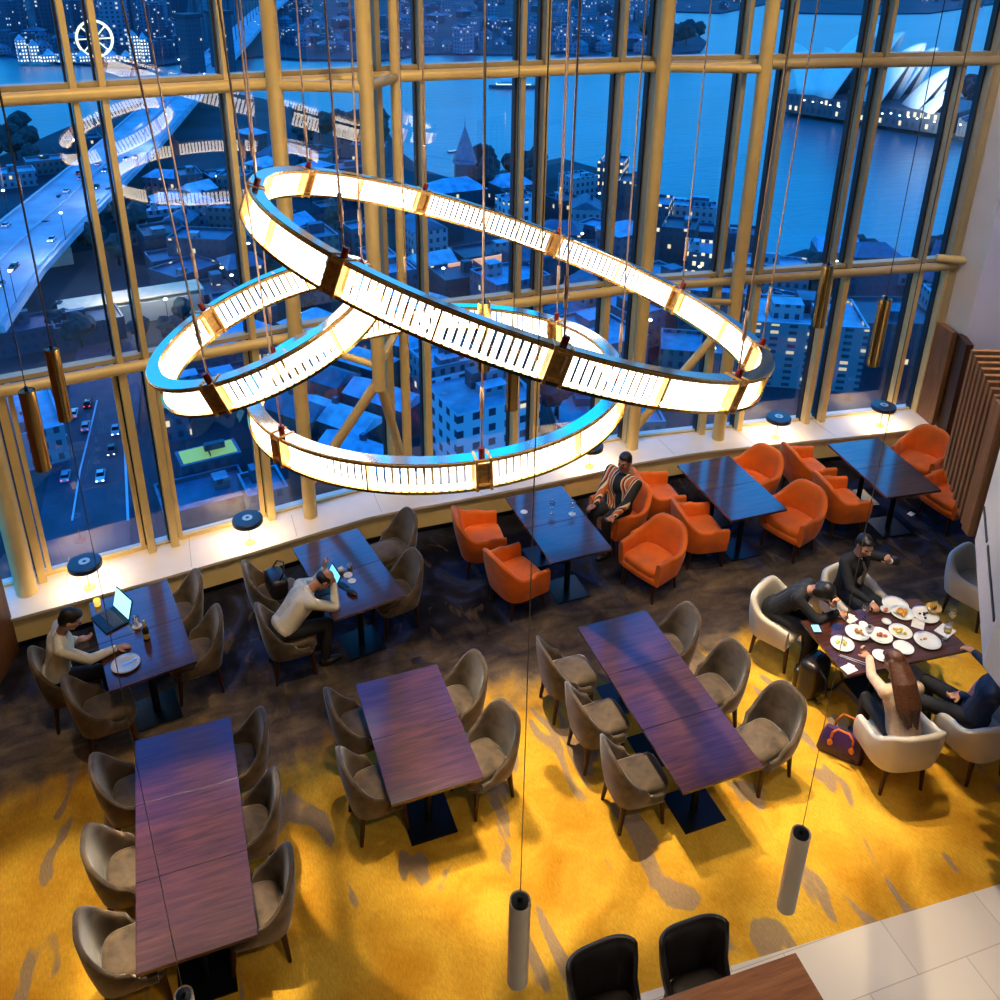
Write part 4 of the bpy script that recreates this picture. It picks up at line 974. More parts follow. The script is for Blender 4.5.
sea.name = 'water'; sea['kind'] = 'structure'
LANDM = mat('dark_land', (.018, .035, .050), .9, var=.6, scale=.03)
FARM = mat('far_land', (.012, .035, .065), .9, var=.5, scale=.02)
ASPH = mat('asphalt', (.030, .050, .085), .7, var=.3, scale=.2)
def land(name, pts, z0, z1, m, label):
    P_ = [G(x, y) for x, y in pts]; o = lvl(name, [(p.x, p.y) for p in P_], z0, z1, m, label); return o
land('ground_near', [(-500, 230), (-60, 185), (20, 150), (70, 128), (120, 112), (165, 96), (215, 92), (262, 100), (300, 112), (340, 116), (382, 122), (398, 152), (424, 172), (455, 182), (505, 172), (560, 160), (604, 172), (640, 196), (688, 216), (735, 240), (748, 262), (775, 262), (805, 252), (830, 257), (868, 262), (905, 275), (940, 290), (1100, 300), (1700, 330), (1900, 1100), (-900, 1100)], GZ-2, GZ+1.2, LANDM, 'dark city ground at the foot of the tower')
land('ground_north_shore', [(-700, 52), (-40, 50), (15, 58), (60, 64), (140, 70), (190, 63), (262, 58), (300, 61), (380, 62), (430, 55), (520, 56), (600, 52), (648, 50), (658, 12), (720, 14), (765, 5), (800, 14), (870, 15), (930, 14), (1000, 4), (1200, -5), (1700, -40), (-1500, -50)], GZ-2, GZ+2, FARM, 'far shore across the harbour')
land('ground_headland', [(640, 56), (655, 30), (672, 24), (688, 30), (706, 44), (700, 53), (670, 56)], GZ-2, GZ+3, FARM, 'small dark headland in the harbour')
land('ground_point', [(778, 112), (786, 96), (830, 92), (900, 96), (1000, 104), (1300, 118), (1300, 190), (1000, 152), (930, 131), (870, 117), (820, 112)], GZ-2, GZ+3, mat('point_paving', (.02, .04, .07), .7, var=.3, scale=.05), 'dark promontory under the white sail building')

# --- buildings
PAL = [((.05, .085, .13), (.16, .38, .56)), ((.03, .05, .08), (.06, .14, .24)), ((.13, .19, .25), (.22, .46, .62)), ((.035, .045, .06), (.035, .07, .12)), ((.09, .10, .11), (.12, .28, .42)), ((.20, .25, .30), (.26, .42, .52))]
FM = [facade('facade_%d' % i, w_, r_, thr=.965 if i != 3 else .93) for i, (w_, r_) in enumerate(PAL)]
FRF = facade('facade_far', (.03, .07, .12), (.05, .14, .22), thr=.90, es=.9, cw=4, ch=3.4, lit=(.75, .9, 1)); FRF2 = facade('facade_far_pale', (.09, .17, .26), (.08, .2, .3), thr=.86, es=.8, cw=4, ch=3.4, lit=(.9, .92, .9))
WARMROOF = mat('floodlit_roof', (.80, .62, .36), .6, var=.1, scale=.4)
def building(x, y, w, d, h, rz, m, label, group, kind='flat', z=GZ+1.2, plant=2, seedv=0):
    rr = random.Random(int(x*7+y*13)+seedv); o = empty('building', (x, y, z), rz, label, 'building', group)
    wl_ = one('walls', lambda b: box(b, V((0, 0, h/2)), (w, d, h)), m, o)
    if kind == 'flat':
        def par(b):
            t = .5
            for sx_, sy_, cx_, cy_ in ((w, t, 0, d/2-t/2), (w, t, 0, -d/2+t/2), (t, d-2*t, w/2-t/2, 0), (t, d-2*t, -w/2+t/2, 0)): box(b, V((cx_, cy_, h+.5)), (sx_, sy_, 1.0))
        one('parapet', par, m, wl_)
        for i in range(plant):
            pw, pd, ph_ = rr.uniform(.15, .35)*w, rr.uniform(.15, .35)*d, rr.uniform(1.5, 4)
            px_, py_ = rr.uniform(-.28, .28)*w, rr.uniform(-.28, .28)*d
            one('roof_plant', lambda b: box(b, V((px_, py_, h+ph_/2)), (pw, pd, ph_)), rr.choice(FM), o)
    elif kind == 'gable':
        r = min(w, d)*.28
        def gb(b):
            if w >= d: q = [(-w/2, -d/2-.4, h), (-w/2, d/2+.4, h), (-w/2, 0, h+r), (w/2, -d/2-.4, h), (w/2, d/2+.4, h), (w/2, 0, h+r)]
            else: q = [(-w/2-.4, -d/2, h), (w/2+.4, -d/2, h), (0, -d/2, h+r), (-w/2-.4, d/2, h), (w/2+.4, d/2, h), (0, d/2, h+r)]
            v = [b.verts.new(p) for p in q]
            for f in ((0, 1, 2), (3, 5, 4), (0, 2, 5, 3), (1, 4, 5, 2), (0, 3, 4, 1)): b.faces.new([v[i] for i in f])
        rf_ = one('roof', gb, ROOFM[rr.randrange(3)], o)
        one('chimney', lambda b: box(b, V((w*.2, d*.1, h+r*.7)), (1.2, 1.0, r*1.2)), FM[1], rf_)
    elif kind == 'hip':
        r = min(w, d)*.25
        def hp_(b):
            v = [b.verts.new(p) for p in ((-w/2-.5, -d/2-.5, h), (w/2+.5, -d/2-.5, h), (w/2+.5, d/2+.5, h), (-w/2-.5, d/2+.5, h), (-w/4, 0, h+r), (w/4, 0, h+r))]
            for f in ((0, 1, 5, 4), (1, 2, 5), (2, 3, 4, 5), (3, 0, 4), (3, 2, 1, 0)): b.faces.new([v[i] for i in f])
        one('roof', hp_, ROOFM[rr.randrange(3)], o)
    return o
ROOFM = [plainroof('roof_pale_blue', (.16, .42, .62)), plainroof('roof_slate', (.05, .12, .20)), plainroof('roof_steel', (.28, .50, .64))]
def bpx(px, py, w, d, h, rot, m, label, group=None, kind='flat', plant=2):
    p = G(px, py, GZ+1.2); return building(p.x, p.y, w, d, h, math.radians(rot), FM[m] if isinstance(m, int) else m, label, group, kind, plant=plant)
WHITEB = facade('facade_white', (.34, .46, .56), (.16, .32, .44), thr=.93, cw=3.6, ch=3.4)
HOTEL = facade('facade_hotel', (.14, .16, .19), (.35, .55, .68), thr=.75, es=.7, cw=4.5, ch=1.8, glass=(.02, .03, .05))
bpx(480, 470, 19, 17, 19, 8, WHITEB, 'pale block with small square windows seen below the big ring', plant=3)
bpx(448, 400, 15, 12, 12, 8, 2, 'pale low block behind the one with square windows')
bpx(600, 440, 24, 20, 9, -15, 4, 'low building with a dark tree on its roof left of the middle column')
bpx(590, 372, 20, 22, 12, 10, 0, 'blue roofed block behind the middle column')
bpx(795, 372, 28, 20, 17, -28, HOTEL, 'hotel block with a rough patterned facade and pale roof at right', plant=4)
bpx(872, 352, 26, 20, 12, -20, 3, 'dark old terminal building at the right windows', plant=1)
bpx(862, 305, 14, 12, 18, -20, 1, 'dark tower of the old terminal at the right windows', kind='hip')
bpx(962, 345, 22, 18, 14, -25, 5, 'pale roofed block beside the last window mullion')
bpx(766, 292, 24, 11, 10, -32, 2, 'pale roofed wharf building at the right column')
bpx(715, 330, 22, 16, 14, -30, 0, 'blue block seen through the right end of the big ring')
bpx(700, 372, 22, 14, 8, -30, 4, 'low block with floodlit garden behind the brace')
bpx(500, 262, 34, 14, 5, 6, 3, 'low dark restaurant with an orange lit roof edge', plant=1)
o = one('lit_canopy', lambda b: box(b, V((0, 0, 0)), (22, 1.2, 2.2), math.radians(10)), mat('orange_canopy', (.8, .35, .15), .5, emis=(1, .42, .2), es=.8)); o.location = G(478, 262, GZ+8); tag(o, 'orange lit canopy strip along the dark restaurant', 'canopy')
bpx(516, 228, 14, 10, 12, 4, WHITEB, 'small pale block left of the centre mullions')
bpx(690, 222, 20, 10, 7, -35, 5, 'white roofed ferry wharf building above the big ring')
bpx(720, 246, 26, 12, 6, -30, 1, 'dark roofed wharf shed on the quay')
for i, (px, py) in enumerate(((612, 184), (632, 205), (654, 228), (678, 254), (702, 280))):
    bpx(px, py, 12, 15, 11, -38, FM[3] if i % 2 else facade('facade_quay_%d' % i, (.05, .07, .09), (.10, .26, .38), thr=.35, es=1.3), 'quayside hotel wing with rows of lit windows, number %s from the water' % ('one', 'two', 'three', 'four', 'five')[i], 'quayside hotel wings', plant=1)
# spire
p = G(465, 196); sp = empty('spire_tower', (p.x, p.y, GZ+1.2), .1, 'dark tower with a pointed conical roof against the water', 'tower')
one('walls', lambda b: cyl(b, (0, 0, 0), (0, 0, 14), 5, 4.6, 10), FM[1], sp); one('spire', lambda b: (cyl(b, (0, 0, 14), (0, 0, 30), 5.6, .15, 10), cyl(b, (0, 0, 30), (0, 0, 34), .2, .05, 6)), ROOFM[1], sp)
bpx(455, 210, 22, 16, 10, 5, 1, 'dark house at the foot of the pointed tower', kind='hip')
# long floodlit flat roof
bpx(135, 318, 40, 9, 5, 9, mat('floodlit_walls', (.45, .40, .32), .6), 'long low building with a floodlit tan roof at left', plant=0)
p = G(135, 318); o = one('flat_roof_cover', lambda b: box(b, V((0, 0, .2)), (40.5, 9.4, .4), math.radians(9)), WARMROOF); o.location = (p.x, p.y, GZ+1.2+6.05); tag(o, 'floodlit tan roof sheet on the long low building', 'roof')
bpx(25, 268, 30, 8, 5, 12, mat('floodlit_walls_far', (.35, .34, .28), .6), 'thin floodlit strip building at the far left', plant=0)
# long gabled warehouses
for i, (px, py, l) in enumerate(((318, 400, 30), (358, 384, 30), (386, 425, 26), (340, 446, 30), (368, 486, 30), (296, 436, 26), (424, 372, 20), (420, 322, 22))):
    bpx(px, py, 8.5, l*.7, 8, 38, 3 if i % 2 else 1, 'long gabled warehouse with a pale blue roof, '+('behind the raking legs', 'above the raking legs', 'between the legs and mullions', 'nearest the left bend', 'lowest one by the ledge', 'left of the post', 'right of the post', 'far one right of the post')[i], 'gabled warehouses behind the braces', kind='gable')
# generic blocks filling the old town
rr = random.Random(11); taken = []
for o in list(bpy.data.objects):
    if o.name.startswith('building') and o.parent is None: taken.append((o.location.x, o.location.y, 17))
def free(x, y, r):
    return all((x-a)**2+(y-b)**2 > (r+c)**2 for a, b, c in taken)
def topx(x, y, z=GZ):
    d = V((x, y, z))-EYE; k = d.dot(FW); return CX+F*d.dot(RT)/k, CY-F*d.dot(UP)/k
zones = [('left', 165, 258, 195, 330), ('left centre', 215, 392, 150, 380), ('centre', 392, 610, 200, 360), ('right centre', 600, 740, 240, 420), ('right', 740, 960, 280, 410)]
sizes = {0: 'small', 1: 'middling', 2: 'large'}; cols = ['blue roofed', 'dark', 'pale', 'black', 'grey blue', 'light grey']
for zn, x0, x1, y0, y1 in zones:
    n = 0; tries = 0
    while n < 20 and tries < 900:
        tries += 1; px, py = rr.uniform(x0, x1), rr.uniform(y0, y1); p = G(px, py)
        w, d = rr.uniform(9, 21), rr.uniform(9, 18); r = max(w, d)*.52
        if not free(p.x, p.y, r): continue
        taken.append((p.x, p.y, r)); n += 1
        k = rr.choice(('flat', 'flat', 'gable', 'hip')); mi = rr.randrange(6); h = rr.uniform(5, 13)
        building(p.x, p.y, w, d, h, rr.choice((.15, .18, .6, -.45))+rr.uniform(-.05, .05), FM[mi], '%s %s %s building in the %s of the old town' % (sizes[min(2, int(w//8))], cols[mi], {'flat': 'flat roofed', 'gable': 'gabled', 'hip': 'hip roofed'}[k], zn), 'old town buildings in the %s' % zn, k, plant=1)
# low roofs and the court beside the street
bpx(205, 505, 17, 12, 3, 8, 1, 'dark flat roof just outside the second left window', plant=1)
bpx(172, 430, 7, 12, 8, 8, 0, 'narrow roof with pale equipment between the left mullions', plant=2)
bpx(265, 505, 8, 9, 5, 8, 4, 'blue roof right of the floodlit court', plant=1)
bpx(40, 440, 9, 26, 8, 12, 2, 'long building along the left side of the street', plant=2)
bpx(210, 405, 22, 14, 6, 8, 1, 'dark roof beyond the floodlit court', plant=2)
ctp = G(208, 452); ctp = G(208, 452, GZ+7); ctr = empty('sports_court', (ctp.x, ctp.y, GZ+7), math.radians(9), 'small floodlit yellow green court seen through the second left window', 'court')
one('court_surface', lambda b: box(b, V((0, 0, .1)), (11, 5.2, .2)), mat('court_green_glow', (.48, .62, .12), .8, emis=(.55, .7, .15), es=.35), ctr)  # the surface itself glows in place of the floodlights
one('court_base', lambda b: box(b, V((0, 0, -3.0)), (12.4, 6.6, 6.0)), FM[1], ctr)
one('net', lambda b: box(b, V((0, 0, .7)), (.15, 5, .9)), DARKG, ctr)
one('kiosk', lambda b: box(b, V((1.5, .6, .9)), (4.2, 1.3, 1.5)), FM[3], ctr)

# street with cars
def ribbon(name, pts, w, z, m, label, th=.15):
    P_ = [G(x, y, z) for x, y in pts]
    def f(b):
        L_, R_ = [], []
        for i, p in enumerate(P_):
            d = (P_[min(i+1, len(P_)-1)]-P_[max(0, i-1)]).normalized(); n = V((-d.y, d.x, 0))*w/2
            L_.append([b.verts.new(p+n), b.verts.new(p+n-V((0, 0, th)))]); R_.append([b.verts.new(p-n), b.verts.new(p-n-V((0, 0, th)))])
        for i in range(len(P_)-1):
            b.faces.new((L_[i][0], L_[i+1][0], R_[i+1][0], R_[i][0])); b.faces.new((L_[i][1], R_[i][1], R_[i+1][1], L_[i+1][1]))
            b.faces.new((L_[i][0], L_[i][1], L_[i+1][1], L_[i+1][0])); b.faces.new((R_[i][0], R_[i+1][0], R_[i+1][1], R_[i][1]))
        b.faces.new((L_[0][0], R_[0][0], R_[0][1], L_[0][1])); b.faces.new((L_[-1][0], L_[-1][1], R_[-1][1], R_[-1][0]))
    return tag(one(name, f, m), label, None, None, 'structure')
ribbon('road_street', [(70, 640), (85, 520), (98, 430), (108, 370), (114, 310)], 17, GZ+1.5, ASPH, 'dark street far below the left windows')
WL = mat('road_paint', (.50, .62, .72), .6, var=.1)
ribbon('road_line', [(72, 520), (80, 470), (90, 430), (97, 400)], .35, GZ+1.72, WL, 'white line painted along the street')
ribbon('road_kerb', [(128, 520), (124, 430), (122, 380)], .5, GZ+1.9, WL, 'pale kerb of the street')
def car_mesh(colr_, name):
    r = empty('car', (0, 0, 0)); cm = mat(name, colr_, .25, var=.05)
    def body(b):
        prof = [(-2.2, .35), (-2.2, .85), (-1.9, 1.0), (1.1, .95), (2.1, .80), (2.25, .4)]
        A_ = [b.verts.new((x, -.88, z)) for x, z in prof]; B_ = [b.verts.new((x, .88, z)) for x, z in prof]; n = len(prof)
        for i in range(n): b.faces.new((A_[i], A_[(i+1) % n], B_[(i+1) % n], B_[i]))
        b.faces.new(A_); b.faces.new(B_[::-1])
    cb_ = one('car_body', body, cm, r)
    def cab(b):
        lo = [b.verts.new((x, y, .95)) for x, y in ((-1.7, -.8), (.9, -.8), (.9, .8), (-1.7, .8))]; hi = [b.verts.new((x, y, 1.45)) for x, y in ((-1.2, -.66), (.2, -.66), (.2, .66), (-1.2, .66))]
        for i in range(4): b.faces.new((lo[i], lo[(i+1) % 4], hi[(i+1) % 4], hi[i]))
        b.faces.new(hi); b.faces.new(lo[::-1])
    one('cabin', cab, BLACKM, r); one('car_roof', lambda b: box(b, V((-.5, 0, 1.47)), (1.3, 1.25, .05)), cm, r)
    for x in (-1.35, 1.35):
        for y in (-.85, .85): one('wheel', lambda b: cyl(b, (x, y-.1, .33), (x, y+.1, .33), .33, n=12), BLACKM, r)
    one('headlight', lambda b: [box(b, V((2.24, y, .62)), (.06, .35, .16)) for y in (-.6, .6)], mat(name+'_headlamp', (1, 1, 1), .3, emis=(1, .97, .9), es=6), cb_)
    one('tail_light', lambda b: [box(b, V((-2.21, y, .75)), (.04, .3, .14)) for y in (-.6, .6)], mat(name+'_taillamp', (1, .05, .02), .3, emis=(1, .05, .02), es=5), cb_)
    return r
CARS = [car_mesh((.62, .70, .76), 'car_white'), car_mesh((.30, .40, .50), 'car_silver'), car_mesh((.02, .03, .05), 'car_black')]
CN = ['white', 'silver', 'black']; used = [0, 0, 0]
def car(px, py, z, ang, k, label, group):
    o = CARS[k] if not used[k] else copy_tree(CARS[k]); used[k] = 1
    p = G(px, py, z); o.location = p; o.rotation_euler = (0, 0, ang); return tag(o, label, 'car', group)
def sdir(a, b, z): p, q_ = G(*a, z), G(*b, z); return math.atan2(q_.y-p.y, q_.x-p.x)
A_ = sdir((85, 520), (98, 430), GZ)
for px, py, k, f, l in ((74, 415, 0, 0, 'white car at the left of the street with its pale trailer'), (86, 428, 1, 0, 'silver car just below the topmost pair'), (62, 442, 0, 0, 'white car beside the leftmost pendant'), (101, 478, 0, PI, 'white car low in the left window by the lamp reflection'), (88, 405, 2, 0, 'dark car with red tail lights in the street'), (66, 478, 1, 0, 'silver car parked at the left kerb low down'), (112, 452, 2, PI, 'dark car parked at the right kerb'), (116, 432, 1, PI, 'silver car parked at the right kerb'), (98, 372, 1, 0, 'silver car far up the street behind the pendants')):
    car(px, py, GZ+1.55, A_+f, k, l, 'cars in the street below')
# elevated highway and bridge
HW = [(-60, 330), (-10, 270), (30, 232), (75, 192), (120, 152), (160, 112), (188, 84), (212, 62), (235, 40), (262, 12), (290, -10)]
hwm = mat('highway_deck', (.34, .40, .50), .6, var=.25, scale=.08)
ribbon('road_highway', HW, 30, GZ+14, hwm, 'broad lit highway running up to the bridge at left', 2.0)
for off_, nm in ((-13.5, 'left'), (13.5, 'right'), (0, 'middle')):
    PP = [G(x, y, GZ+14) for x, y in HW]
    def rail(b):
        Q = []
        for i, p in enumerate(PP):
            d = (PP[min(i+1, len(PP)-1)]-PP[max(0, i-1)]).normalized(); Q.append(p+V((-d.y, d.x, 0))*off_+V((0, 0, .6)))
        tube(b, Q, .45, 6)
    tag(one('road_barrier', rail, mat('barrier_'+nm, (.30, .42, .52), .6)), 'long concrete barrier along the %s of the highway' % nm, None, None, 'structure')
hr_ = random.Random(5)
for i in range(34):
    t = hr_.uniform(.6, 9.2); j = int(t); f = t-j; a, b = V(HW[j]), V(HW[min(j+1, 10)]); q_ = a.lerp(b, f); p = G(q_.x, q_.y, GZ+14.05); d = (G(*HW[min(j+1, 10)], GZ+14)-G(*HW[j], GZ+14)).normalized(); s = hr_.choice((-10, -6.5, -3, 3, 6.5, 10)); p = p+V((-d.y, d.x, 0))*s; k = hr_.randrange(3)
    o = CARS[k] if not used[k] else copy_tree(CARS[k]); used[k] = 1; o.location = p; o.rotation_euler = (0, 0, math.atan2(d.y, d.x)+(PI if s < 0 else 0)); tag(o, '%s car on the highway, %s' % (CN[k], 'driving towards the bridge' if s > 0 else 'coming from the bridge'), 'car', '%s cars on the highway %s' % (CN[k], 'outbound' if s > 0 else 'inbound'))
def slamp():
    r = empty('street_lamp', (0, 0, 0)); one('pole', lambda b: cyl(b, (0, 0, 0), (0, 0, 9), .12, .08, 6), BLACKM, r); one('lamp_head', lambda b: ell(b, V((0, 0, 9.1)), (.55, .55, .35), None, 8, 6), mat('street_lamp_glow', (1, 1, 1), .3, emis=(.75, .9, 1), es=10), r); return r
SL = slamp(); sl_used = 0
def street_lamp(p, label, group):
    global sl_used
    o = copy_tree(SL) if sl_used else SL; sl_used = 1; o.location = p; tag(o, label, 'street lamp', group)
for i in range(14):
    t = .4+i*.68; j = int(t); q_ = V(HW[j]).lerp(V(HW[j+1]), t-j); d = (G(*HW[j+1])-G(*HW[j])).normalized(); street_lamp(G(q_.x, q_.y, GZ+14)+V((-d.y, d.x, 0))*(14 if i % 2 else -14), 'street lamp on the %s edge of the highway' % ('water' if i % 2 else 'town'), 'street lamps on the %s edge of the highway' % ('water' if i % 2 else 'town'))
for i in range(46):
    z_ = zones[i % 5]; p = G(hr_.uniform(z_[1], z_[2]), hr_.uniform(z_[3], z_[4]), GZ+1.2); street_lamp(p, 'street lamp among the roofs in the %s of the old town' % z_[0], 'street lamps in the %s of the old town' % z_[0])
for i in range(26):
    q_ = (785+i*8.6, 110+i*1.55+hr_.uniform(-2, 2)); street_lamp(G(*q_, GZ+3), 'quay lamp along the promontory of the white sails', 'quay lamps under the white sails')
# bridge pylons and steel
STB = mat('bridge_steel', (.02, .035, .06), .7)
for px, py, l in ((196, 92, 'near'), (226, 86, 'far')):
    p = G(px, py); o = empty('bridge_pylon', (p.x, p.y, GZ), .5, 'dark stone bridge pylon, the %s one of the pair' % l, 'pylon')
    one('shaft', lambda b: box(b, V((0, 0, 26)), (12, 14, 52)), FM[1], o); one('cornice', lambda b: box(b, V((0, 0, 53)), (14, 16, 2.5)), STB, o); one('plinth', lambda b: box(b, V((0, 0, 5)), (15, 17, 10)), FM[1], o)
ar = empty('bridge_arch', G(205, 78), 0, 'dark steel arch of the bridge at top left', 'bridge'); base = V(G(205, 78)); end = G(262, 8)
for s in (-14, 14):
    def arch(b):
        d = (end-base); n = V((-d.y, d.x, 0)).normalized()*s; U_, D_ = [], []
        for i in range(17):
            t = i/16; p = d*t+n; U_.append(p+V((0, 0, 22+95*math.sin(PI*t)**.9))); D_.append(p+V((0, 0, 10+80*math.sin(PI*t))))
        tube(b, U_, 1.3, 6); tube(b, D_, 1.3, 6)
        for a, c_ in zip(U_, D_): cyl(b, a, c_, .7, n=5)
        for a, c_ in zip(U_[1:], D_): cyl(b, a, c_, .6, n=5)
        for c_ in D_[1:-1]: cyl(b, c_, V((c_.x, c_.y, 15)), .4, n=5)
    one('arch_truss', arch, STB, ar)

# opera house
SH = mat('sail_tiles', (.80, .82, .80), .35, var=.05, scale=.2)
def opera():
    p = G(885, 122, GZ); d = G(955, 132)-p; rz = math.atan2(d.y, d.x)
    r = empty('opera_house', (p.x, p.y, GZ+3), rz, 'white sail shelled concert hall on the promontory at top right', 'concert hall')
    one('podium', lambda b: box(b, V((-5, 0, 6)), (110, 62, 12)), facade('podium', (.05, .07, .09), (.05, .09, .13), thr=.7, es=1.2, cw=4, ch=6), r)
    one('steps', lambda b: [box(b, V((54+i*1.6, 0, 5.2-i*.5)), (1.8, 56, 10.4-i)) for i in range(9)], FM[1], r)
    def shell(x0, y0, L_, W_, H_, dirx, nm='sail_shell'):
        def f(b):
            N_ = 12; rows = []
            for i in range(N_+1):
                t = i/N_; row = []
                # ridge rises from the foot to a sharp overhanging tip; ribs fall to both sides
                rx = dirx*L_*(t**.85); rz_ = H_*math.sin(t*PI/2*1.0)**.75
                for j in range(-8, 9):
                    u = j/8; w = W_*math.sin(min(1, t*1.02)*PI/2)**.8; fall = abs(u)**1.8
                    row.append(b.verts.new((x0+rx*(1-.45*fall), y0+w*u*(1-.25*(1-fall)*t*.4), rz_*(1-fall)+.0)))
                rows.append(row)
            for A1_, B1_ in zip(rows, rows[1:]):
                for j in range(16): b.faces.new((A1_[j], A1_[j+1], B1_[j+1], B1_[j]))
        o = one(nm, f, SH, r, smooth=True); md = o.modifiers.new('s', 'SOLIDIFY'); md.thickness = 1.2; o.location = (0, 0, 12)
        # glazed mouth, set back under the tip
        def g(b):
            c = b.verts.new((x0+dirx*L_*.42, y0, 0)); P2 = []
            for j in range(-8, 9):
                u = j/8; fall = abs(u)**1.8; P2.append(b.verts.new((x0+dirx*L_*(.88-.42*fall), y0+W_*.93*u, H_*.93*(1-fall))))
            for a, c2 in zip(P2, P2[1:]): b.faces.new((c, a, c2))
        one('glass_wall', g, mat('hall_glass', (.01, .02, .035), .3), r).location = (0, 0, 12)
    for y, k in ((-15, 1.0), (15, .86)):
        shell(-48*k, y, 44*k, 17*k, 46*k, 1); shell(-14*k, y, 36*k, 15*k, 37*k, 1); shell(14*k, y, 28*k, 13*k, 25*k, 1); shell(-30*k, y, 34*k, 14*k, 30*k, -1)
    shell(30, -27, 20, 9, 15, 1)
opera()
# ferries and small boats
def boat(px, py, L_, rz, label, decks=2):
    p = G(px, py); r = empty('ferry', (p.x, p.y, GZ+.2), rz, label, 'boat')
    HW_ = mat('ferry_white_'+str(int(px)), (.45, .62, .72), .5)
    def hull(b):
        W_ = L_*.22; pts = [(-L_/2, -W_*.4), (-L_*.35, -W_/2), (L_*.3, -W_/2), (L_/2, 0), (L_*.3, W_/2), (-L_*.35, W_/2), (-L_/2, W_*.4)]; prism(b, pts, 0, L_*.06)
    one('hull', hull, FM[1], r)
    for k in range(decks): one('deck_house', lambda b: box(b, V((-L_*.03, 0, L_*(.09+.07*k))), (L_*(.72-.2*k), L_*.19, L_*.055)), HW_, r)
    one('deck_lights', lambda b: box(b, V((-L_*.03, 0, L_*.082)), (L_*.74, L_*.20, L_*.012)), mat('ferry_lamps_'+str(int(px)), (1, 1, 1), .3, emis=(1, .95, .8), es=1.5), r)
boat(512, 88, 36, 2.85, 'white ferry crossing the harbour above the big ring'); boat(455, 152, 9, .2, 'small dark boat near the pointed tower', 1); boat(672, 210, 26, -.5, 'pale ferry moored at the wharf', 2)
boat(425, 126, 7, 1.3, 'tiny sailing boat by the left mullion of the middle windows', 1)
# funfair on the far shore
FW_ = mat('ferris_glow', (1, .9, .5), .4, emis=(1, .85, .45), es=1.3)
p = G(98, 60, GZ+2); fw = empty('ferris_wheel', (p.x, p.y, GZ+2), .3, 'glowing yellow ferris wheel on the far shore', 'ferris wheel')
one('wheel_rim', lambda b: tube(b, [V((15*math.cos(i*PI/16), 0, 18+15*math.sin(i*PI/16))) for i in range(33)], 1.2, 6), FW_, fw)
for i in range(8): one('spoke', lambda b: cyl(b, (0, 0, 18), (15*math.cos(i*PI/4), 0, 18+15*math.sin(i*PI/4)), .6, n=5), FW_, fw)
one('stand', lambda b: (cyl(b, (-8, 0, 0), (0, 0, 18), .8, n=6), cyl(b, (8, 0, 0), (0, 0, 18), .8, n=6)), STB, fw)
FG = facade('funfair_lights', (.30, .36, .40), (.3, .4, .5), lit=(1, .92, .72), thr=.15, es=2.2, cw=2.4, ch=2.8)
for i, (px, w, h) in enumerate(((24, 8, 18), (36, 7, 14), (50, 14, 6), (67, 16, 7), (83, 13, 5), (113, 13, 5), (127, 11, 5), (136, 7, 22), (146, 6, 20))):
    p = G(px, 62, GZ+2); o = empty('funfair_pavilion', (p.x, p.y, GZ+2), .2, 'brightly lit funfair pavilion on the far shore, %s' % ('tall leftmost tower', 'second tower from left', 'long hall left of the wheel', 'widest hall left of the wheel', 'hall touching the wheel', 'hall right of the wheel', 'low hall before the right towers', 'taller right gate tower', 'rightmost gate tower')[i], 'building', 'funfair pavilions on the far shore')
    one('walls', lambda b: box(b, V((0, 0, h/2)), (w, 8, h)), FG, o); one('roof', lambda b: cyl(b, (0, 0, h), (0, 0, h+5), min(w, 9)*.6, .3, 8), FG if h > 12 else ROOFM[2], o)
# far shore houses and towers: copies of six kinds
def fkind(w, d, h, m, pitched):
    r = empty('far_building', (0, 0, 0)); one('walls', lambda b: box(b, V((0, 0, h/2)), (w, d, h)), m, r)
    one('roof', (lambda b: box(b, V((0, 0, h+1)), (w*.5, d*.5, 2.4))) if not pitched else (lambda b: cyl(b, (0, 0, h), (0, 0, h+3.5), max(w, d)*.62, 1.5, 4)), FRF, r); return r
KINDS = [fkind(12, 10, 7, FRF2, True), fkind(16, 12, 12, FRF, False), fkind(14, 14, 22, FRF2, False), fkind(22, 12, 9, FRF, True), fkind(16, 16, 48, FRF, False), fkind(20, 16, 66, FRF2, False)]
KN = ['small pale house', 'dark low block', 'pale mid rise block', 'long dark house', 'dark tall tower', 'pale tall tower']; ku = [0]*6
fspots = []
def spaced(L_, fn, r, tries=40):
    for _ in range(tries):
        q_ = fn(); p = G(*q_)
        if all((p.x-a)**2+(p.y-b)**2 > (r+c)**2 for a, b, c in L_): L_.append((p.x, p.y, r)); return q_
    return None
def far(q_, k, zone):
    if q_ is None: return
    px, py = q_
    o = KINDS[k] if not ku[k] else copy_tree(KINDS[k]); ku[k] = 1; p = G(px, py, GZ+2); o.location = p; o.rotation_euler = (0, 0, hr_.uniform(0, 3)); s = hr_.uniform(.8, 1.25); o.scale = (s, s, s)
    tag(o, '%s on the far shore %s' % (KN[k], zone), 'building', '%ss on the far shore %s' % (KN[k], zone))
for i in range(150): far(spaced(fspots, lambda: (hr_.uniform(285, 648), 0+53*hr_.random()**.8), 10), hr_.choice((0, 0, 1, 1, 2, 3, 0)), 'behind the middle windows')
for i in range(26): far(spaced(fspots, lambda: (hr_.uniform(-5, 190), hr_.uniform(8, 52)), 16), hr_.choice((4, 5, 4, 2)), 'at top left')
for i in range(22): far(spaced(fspots, lambda: (hr_.uniform(0, 190), hr_.uniform(36, 56)), 11), hr_.choice((1, 3, 0)), 'at the waterline top left')
for i in range(36): far(spaced(fspots, lambda: (hr_.uniform(655, 990), hr_.uniform(-12, 11)), 10), hr_.choice((0, 1, 0)), 'at top right')
